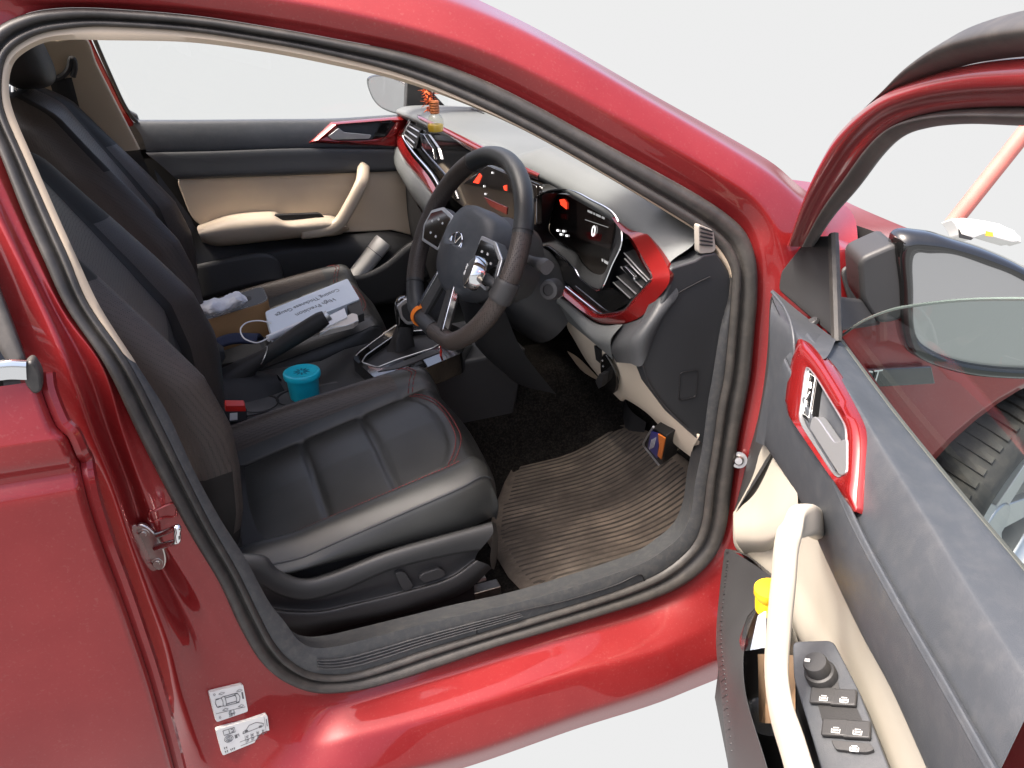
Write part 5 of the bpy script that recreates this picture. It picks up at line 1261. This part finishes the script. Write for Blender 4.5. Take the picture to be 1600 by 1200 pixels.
fm = rebase(fmb.build('floor_mat', [mat_mat(), pbr('dark mat groove', (.062, .052, .043), .8, var=(30, .3))], smooth=180))
thing(fm, 'muddy ribbed rubber mat in the driver footwell', 'floor mat')

# turquoise tumbler with star pattern lid
M_cyan = pbr('turquoise plastic', (.012, .50, .66), .35, spec=.4)
ct = Y((471, 580), .790)
cup = MB().lathe([(0, -.10), (.028, -.10), (.0285, -.098), (.034, -.016), (.035, -.014), (.0385, -.013), (.0395, -.010), (.0395, -.003), (.038, 0), (.034, .0008), (.031, -.001), (0, -.001)], Matrix.Translation(ct), 48).build('cup', M_cyan, smooth=40)
M_cyand = pbr('deep turquoise slot', (.004, .16, .24), .6)
rebase(cup)
for i in range(10):
    a = 2 * math.pi * i / 10 + .2
    q = [ct + V((r * math.cos(a + o), r * math.sin(a + o), -.0008)) for r, o in ((.004, 0), (.011, .22), (.018, 0), (.011, -.22))]
    MB().prism(q, V((0, 0, .0006))).build('lid_slot', M_cyand, cup, smooth=0)
thing(cup, 'turquoise plastic cup with star slotted lid in the console holder', 'cup')

# tissue box on the passenger seat
zt = .668
TA, TB_, TC_, TD_ = Z((300,507), zt), Z((421,470), zt), Z((411,446), zt), Z((285,487), zt)
top = rnd([TA, TB_, TC_, TD_], [.004, .028, .028, .004], 6)
M_tbox = pbr('navy grey leatherette', (.045, .055, .065), .5, bump=('cells', 400, .4, .0008)); M_tan = pbr('tan leatherette', (.36, .20, .085), .55, bump=('cells', 500, .3, .0006), var=(12, .1))
m = MB().prism(top, V((0, 0, -.085))); m.mi = [0, 1] + [1] * len(top)
tbox = m.build('tissue_box', [M_tbox, M_tan], smooth=30, bevel=.002)
rebase(tbox)
slot = rnd([TA.lerp(TD_, .36).lerp(TB_.lerp(TC_, .36), .30), TA.lerp(TD_, .36).lerp(TB_.lerp(TC_, .36), .80), TA.lerp(TD_, .62).lerp(TB_.lerp(TC_, .62), .80), TA.lerp(TD_, .62).lerp(TB_.lerp(TC_, .62), .30)], .012, 5)
MB().prism([q + V((0, 0, .0006)) for q in slot], V((0, 0, .0006))).build('slot', M_under, tbox, smooth=0)
M_thread = pbr('pale thread', (.5, .47, .42), .7)
sdm = MB(); tr = [q + (sum(top, V()) / len(top) - q) * .03 + V((0, 0, .001)) for q in top]; tr = cr(tr, 200, True, lin=True)
for i in range(0, 200, 2): sdm.tube([tr[i], tr[(i + 1) % 200].lerp(tr[i], .2)], .0006, 4)
sdm.build('stitching', M_thread, tbox)
thing(tbox, 'tan and dark leatherette tissue box lying on the passenger seat', 'tissue box')
# crumpled tissue
random.seed(3)
tl = [[Z((299,482), .682), Z((322,470), .70), Z((345,466), .705), Z((370,457), .700), Z((384,466), .685)],
      [Z((304,487), .690), Z((330,478), .715), Z((350,475), .700), Z((372,468), .712), Z((386,472), .684)],
      [Z((318,492), .680), Z((335,487), .700), Z((352,484), .690), Z((372,477), .695), Z((384,476), .676)],
      [Z((330,494), .672), Z((340,493), .680), Z((356,488), .676), Z((372,481), .680), Z((382,478), .672)]]
tr_ = loft(tl, 36, 50)
from mathutils import noise
for r in tr_:
    for q in r:
        n_ = noise.noise_vector(q * 45); n2_ = noise.noise_vector(q * 130)
        q += V((n_.x, n_.y, abs(n_.z) * 1.3)) * .0055 + V(n2_) * .0018
M_tissue = pbr('white tissue', (.82, .82, .84), .9, spec=.1)
ts = rebase(MB().grid(tr_).build('tissue', M_tissue, smooth=180)); thing(ts, 'crumpled white tissue pulled out of the tissue box', 'tissue')

# white carton with print
WBN = V((.02, -.20, 1)).normalized(); WB0 = Z((420, 482), .672)
def wb(p, o=0): return PL(p, WB0 + WBN * o, WBN)
wbc = [(414,487),(543,435),(562,467),(424,522)]
c4 = [wb(p) for p in wbc]
M_carton = pbr('white printed carton', (.66, .72, .78), .5, var=(8, .03)); M_block = pbr('matt dark grey', (.05, .048, .045), .8)
wbox = MB().prism(rnd(c4, [.008, .006, .004, .004], 3), -WBN * .030).build('carton', M_carton, smooth=20, bevel=.0015)
rebase(wbox)
xa = (c4[0] - c4[1]).normalized()  # the print reads from the far end: upside down for the viewer
ctr = sum(c4, V()) / 4; ya = WBN.cross(xa)
M_print = pbr('black carton print', (.16, .17, .18), .6)
Ln = (c4[0] - c4[1]).length
text_mesh('lettering', 'High Precision', frame_M(ctr - ya * -.012, xa, WBN) @ Matrix.Translation((0, 0, .0004)), .019, M_print, wbox, depth=.0002)
text_mesh('lettering', 'Coating Thickness Gauge', frame_M(ctr - ya * .016, xa, WBN) @ Matrix.Translation((0, 0, .0004)), .0175, M_print, wbox, depth=.0002)
thing(wbox, 'flat white printed carton lying on the passenger seat', 'box')
sb_ = MB().prism([wb(p, -.004) for p in [(541,474),(562,468),(569,489),(551,497)]], -WBN * .022).build('block', M_block, smooth=20, bevel=.001)  # dark piece set at the front end of the carton
rebase(sb_); thing(sb_, 'small dark block at the end of the white carton', 'block')
# adapter stick, memory card box, pale sleeve, cable
M_pale = pbr('pale plastic', (.66, .60, .53), .4); M_wht = pbr('white gloss plastic', (.74, .74, .74), .3)
st1 = MB().tube([wb((418,529), -.004), wb((470,507), -.004)], .006, 12, sq=(1.2, .8, .6), up=(0, 0, 1)).build('white_stick', M_wht, smooth=60); rebase(st1)
thing(st1, 'white plastic stick along the front edge of the carton', 'stick')
st2 = MB().prism(rnd([wb(p, .004) for p in [(500,500),(538,481),(543,495),(508,512)]], .003, 3), -WBN * .012).build('card_case', M_wht, smooth=30, bevel=.0015); rebase(st2)
thing(st2, 'small white case beside the hand brake tip', 'case')
st3 = MB().prism(rnd([wb(p, .0) for p in [(498,520),(520,506),(550,489),(558,491),(560,499),(552,506),(520,514)]], .004, 3), -WBN * .012).build('pale_strip', M_pale, smooth=30, bevel=.002); rebase(st3)
thing(st3, 'pale peach plastic strip on the front of the passenger seat', 'strip')
cb = [wb(p, o) for p, o in (((424,505), .004), ((405,501), .004), ((386,504), .006), ((376,514), .006), ((380,527), .004), ((393,534), .0), ((404,535), -.002), ((418,529), -.002))]
cbo = rebase(MB().tube(cr(cb, 60), .0016, 6).build('cable', M_wht)); thing(cbo, 'thin white cable looping from the carton to the white stick', 'cable')
cb2 = [wb(p, o) for p, o in (((500,523), .002), ((520,512), .004), ((540,509), .003), ((552,504), .004), ((560,501), .002))]
cbo2 = rebase(MB().tube(cr(cb2, 30), .0014, 6).build('cable', M_wht)); thing(cbo2, 'thin white cable lying along the pale strip', 'cable')
# folded navy cloth by the armrest
M_navy = pbr('navy cloth', (.015, .022, .055), .8, bump=('noise', 300, .5, .001))
nv = [[V((.12, .925, .622)), V((.17, .93, .630)), V((.22, .93, .622))], [V((.12, .95, .630)), V((.17, .955, .640)), V((.23, .955, .630))], [V((.12, .99, .610)), V((.18, .99, .615)), V((.24, .985, .606))]]
nvo = rebase(surf('cloth', nv, 16, 16, M_navy, None, solid=.008)); thing(nvo, 'folded navy cloth beside the centre armrest', 'cloth')

# steel flask in the passenger door pocket
fa_, fb_ = Y((553, 436), 1.44), Y((600, 376), 1.45)
M_flask = pbr('white powder coated steel', (.60, .58, .54), .4)
axf = (fb_ - fa_).normalized(); Lf = (fb_ - fa_).length
Mf = frame_M(fa_, (0, 1, 0), axf)
fk = MB().lathe([(.0, 0), (.024, 0), (.026, .004), (.0265, Lf * .70), (.0272, Lf * .70 + .001), (.0272, Lf - .003), (.026, Lf), (.023, Lf), (.022, Lf - .02), (0, Lf - .022)], Mf, 40)
for i in range(len(fk.f)):
    if i // 40 >= 7: fk.mi[i] = 1
flask = rebase(fk.build('flask', [M_flask, M_under], smooth=40)); thing(flask, 'white steel flask standing tilted in the passenger door pocket', 'flask')
MB().tube([Mf @ V((.0268 * math.cos(a), .0268 * math.sin(a), Lf * .70)) for a in [i * math.pi / 16 for i in range(32)]], .0008, 5, closed=True).build('lid_ring', M_under, flask)

# water bottle in the driver's door pocket
wa, wbp = D((1200, 1120), .085), D((1202, 938), .105)
axw = (wbp - wa).normalized(); Lw = (wbp - wa).length; Mw2 = frame_M(wa, DD, axw)
M_pet = glass_mat('clear bottle plastic', (.92, .94, .96), .10, .12)
bottle = MB().lathe([(0, 0), (.026, .002), (.029, .010), (.029, Lw * .55), (.027, Lw * .60), (.029, Lw * .66), (.022, Lw * .82), (.012, Lw * .93), (.0115, Lw)], Mw2, 36).build('water_bottle', M_pet, smooth=60); rebase(bottle)
M_yel = pbr('yellow plastic', (.80, .48, .01), .4)
cp = MB().lathe([(.0125, -.012), (.0135, -.011), (.0135, .002), (.0125, .004), (.015, .010), (.0145, .016), (0, .017)], frame_M(wbp, DD, axw), 32).build('cap', M_yel, bottle, smooth=40)
lab = MB().prism([D(p, .118) for p in [(1184,962),(1194,955),(1192,1012),(1172,1016)]], -DN * .002).build('bottle_label', pbr('pale blue label', (.55, .62, .72), .5, var=(60, .2)), bottle, smooth=0)
thing(bottle, 'clear plastic water bottle with yellow cap in the driver door pocket', 'bottle')
cbx = rebase(MB().prism([D(p, .10) for p in [(1184,1022),(1196,1022),(1196,1130),(1186,1128)]], -DN * .03).build('carton', pbr('brown card', (.38, .24, .14), .7), smooth=20)); thing(cbx, 'narrow brown card box upright in the driver door pocket', 'box')

# hanging scent bottle and marigold garland below the inner mirror
pc = Y((681, 207), .86); s_ = .0135
pb = MB().lathe([(0, 0), (.012, .0), (.0165, .004), (.0175, .012), (.0170, .026), (.0125, .034), (.008, .037), (.008, .042)], Matrix.Translation(pc), 32).build('scent_bottle', glass_mat('frosted scent glass', (.95, .95, .90), .10, .2), smooth=60); rebase(pb)
MB().lathe([(0, .001), (.0155, .003), (.0165, .012), (.0160, .0165), (0, .0165)], Matrix.Translation(pc), 28).build('scent_liquid', pbr('amber liquid', (.85, .55, .05), .2, emit=None), pb)
cpz = MB().lathe([(.0085, .038)] + [(.0105 - .0012 * (i % 2), .040 + .0026 * i) for i in range(9)] + [(.009, .064), (0, .065)], Matrix.Translation(pc), 28).build('wooden_cap', pbr('orange wood', (.45, .14, .04), .5, var=(60, .2)), pb, smooth=40)
MB().tube([pc + V((0, 0, .064)), pc + V((-.002, 0, .20))], .0012, 5).build('cord', M_under, pb)
thing(pb, 'hanging glass scent bottle with wooden cap and yellow liquid above the dashboard', 'scent bottle')
gm = MB(); random.seed(11)
gc = Y((670, 130), .875)
for i in range(90):
    t = random.random(); c = gc + V((random.uniform(-1, 1) * .013 * (1 - .6 * t), random.uniform(-1, 1) * .013 * (1 - .6 * t), -.052 * t))
    a = random.uniform(0, 6.28); d_ = V((math.cos(a), math.sin(a), random.uniform(-.9, .1))).normalized(); s_ = d_.cross(V((0, 0, 1))).normalized()
    gm.add([c, c + d_ * .007 + s_ * .003, c + d_ * .014, c + d_ * .007 - s_ * .003], [(0, 1, 2, 3)])
gar_ = gm.build('garland', pbr('orange petals', (.85, .16, .03), .7, var=(200, .4)), smooth=0, solid=.0006); rebase(gar_)
MB().tube([gc, gc + V((-.003, 0, .10))], .001, 5).build('cord', M_under, gar_)
thing(gar_, 'orange petal garland hanging behind the scent bottle', 'garland')

# steering knob clamped on the rim
kth = 96
kb = rimp(kth); kt = (rimp(kth + 1) - rimp(kth - 1)).normalized()
knb = MB()
seg_ = [rimp(kth - 6 + i) for i in range(13)]
knb.tube(seg_, [.0195] + [.0205] * 11 + [.0195], 24, sq=(1.05, .98), up=tuple(WN))
spin = knb.build('steering_knob', M_black, smooth=50); rebase(spin)
kc = WP((735, 424), .050)
Mk = frame_M(kc, WU, (WN + V((0, .40, 0))).normalized())
MB().lathe([(.019, -.022), (.0255, -.020), (.0285, -.014), (.0285, -.002), (.027, .002), (.024, .0025)], Mk, 40).build('chrome_ring', M_chrome, spin, smooth=40)
MB().lathe([(.0245, .002), (.018, .006), (.008, .0075), (0, .008)], Mk, 40).build('knob_face', M_black, spin, smooth=180)
em2 = MB()
for sg in (((-.007, .009), (-.001, .001)), ((.005, .009), (.001, .001)), ((-.006, -.008), (0, -.001)), ((.006, -.008), (0, -.001))):
    em2.tube([Mk @ V((sg[0][1], -sg[0][0], .0082)), Mk @ V((sg[1][1], -sg[1][0], .0082))], .0009, 5)
em2.build('knob_mark', M_white, spin)
MB().tube([kc - WN * .015, kc.lerp(kb, .5) - WN * .012, kb], .009, 10).build('clamp_arm', M_black, spin)
thing(spin, 'black steering knob with chrome ring clamped to the wheel rim', 'steering knob')
# orange thread tied round the rim, red thread below
M_thr = pbr('orange thread', (.85, .22, .02), .8, bump=('noise', 800, .6, .001)); M_thr2 = pbr('red thread', (.60, .03, .02), .8)
th0 = 198; a = rimp(th0); t = (rimp(th0 + 1) - rimp(th0 - 1)).normalized(); b_ = t.cross(WN)
to = MB()
for o in (-.0035, 0, .0035):
    to.tube([a + t * o + (WN * math.cos(q) + b_ * math.sin(q)) * .0195 for q in [i * math.pi / 14 for i in range(28)]], .002, 6, closed=True)
tie = a + (WN * .75 + b_ * -.65) * .02
to = to.build('thread', M_thr); rebase(to)
tt = MB()
for e in ((.030, .012, .010), (.036, .004, .006), (.028, -.006, .008)): tt.tube(cr([tie, tie + V((e[0] * .4, -e[0] * .35, e[2] + .006)), tie + V((e[0], -e[0] * .6, e[1]))], 8), .0018, 5)
tt.build('loose_end', M_thr2, to); thing(to, 'orange thread tied round the bottom of the steering wheel', 'thread')
r0_ = Y((688, 541), .74)
rt_ = rebase(MB().tube(cr([r0_, r0_ + V((.001, .001, -.012)), r0_ + V((-.001, 0, -.034))], 12), [.0012] * 5 + [.0024] * 7, 6).build('thread', M_thr2)); thing(rt_, 'short red thread hanging at the edge of the gear console', 'thread')

# things beyond the car
pa, pb2 = Z((1490, 338), 0), PL((1640, 158), Z((1490, 338), 0), V((math.sin(YAW), math.cos(YAW), 0)))
pole = rebase(MB().tube([pa - V((0, 0, .05)), pb2], .048, 16).build('pole', pbr('faded red paint', (.50, .16, .13), .5, var=(6, .15)))); thing(pole, 'slanting faded red pole standing beyond the open driver door', 'pole')

# white moulded piece with a yellow lamp, beyond the mirror
fc = PL((1546, 362), V((4.2, 2.3, .1)), _h); u_, v_ = RT * .0046, UP * .0046
fo = [(-46,16),(-30,17),(-8,14),(12,10),(30,2),(38,-6),(40,-14),(35,-12),(28,-13),(10,-8),(-6,-3),(-18,-8),(-34,-4),(-38,6)]
wp = rebase(MB().prism([fc + u_ * a + v_ * b for a, b in fo], FW * .12).build('fairing', pbr('white moulded plastic', (.62, .61, .58), .35), bevel=.012, seg=3))
MB().prism([fc - FW * .004 + u_ * a + v_ * b for a, b in ((-5,1),(4,-1),(4,-6),(-4,-5))], FW * .01).build('yellow_lamp', pbr('amber lamp', (.70, .38, .03), .3), wp)
MB().prism([fc - FW * .004 + u_ * a + v_ * b for a, b in ((-37,3),(-34,-3),(-20,-8),(-22,-10),(-36,-7))], FW * .01).build('dark_edge', M_under, wp)
thing(wp, 'white moulded piece with a small amber lamp beyond the driver door mirror', 'fairing')
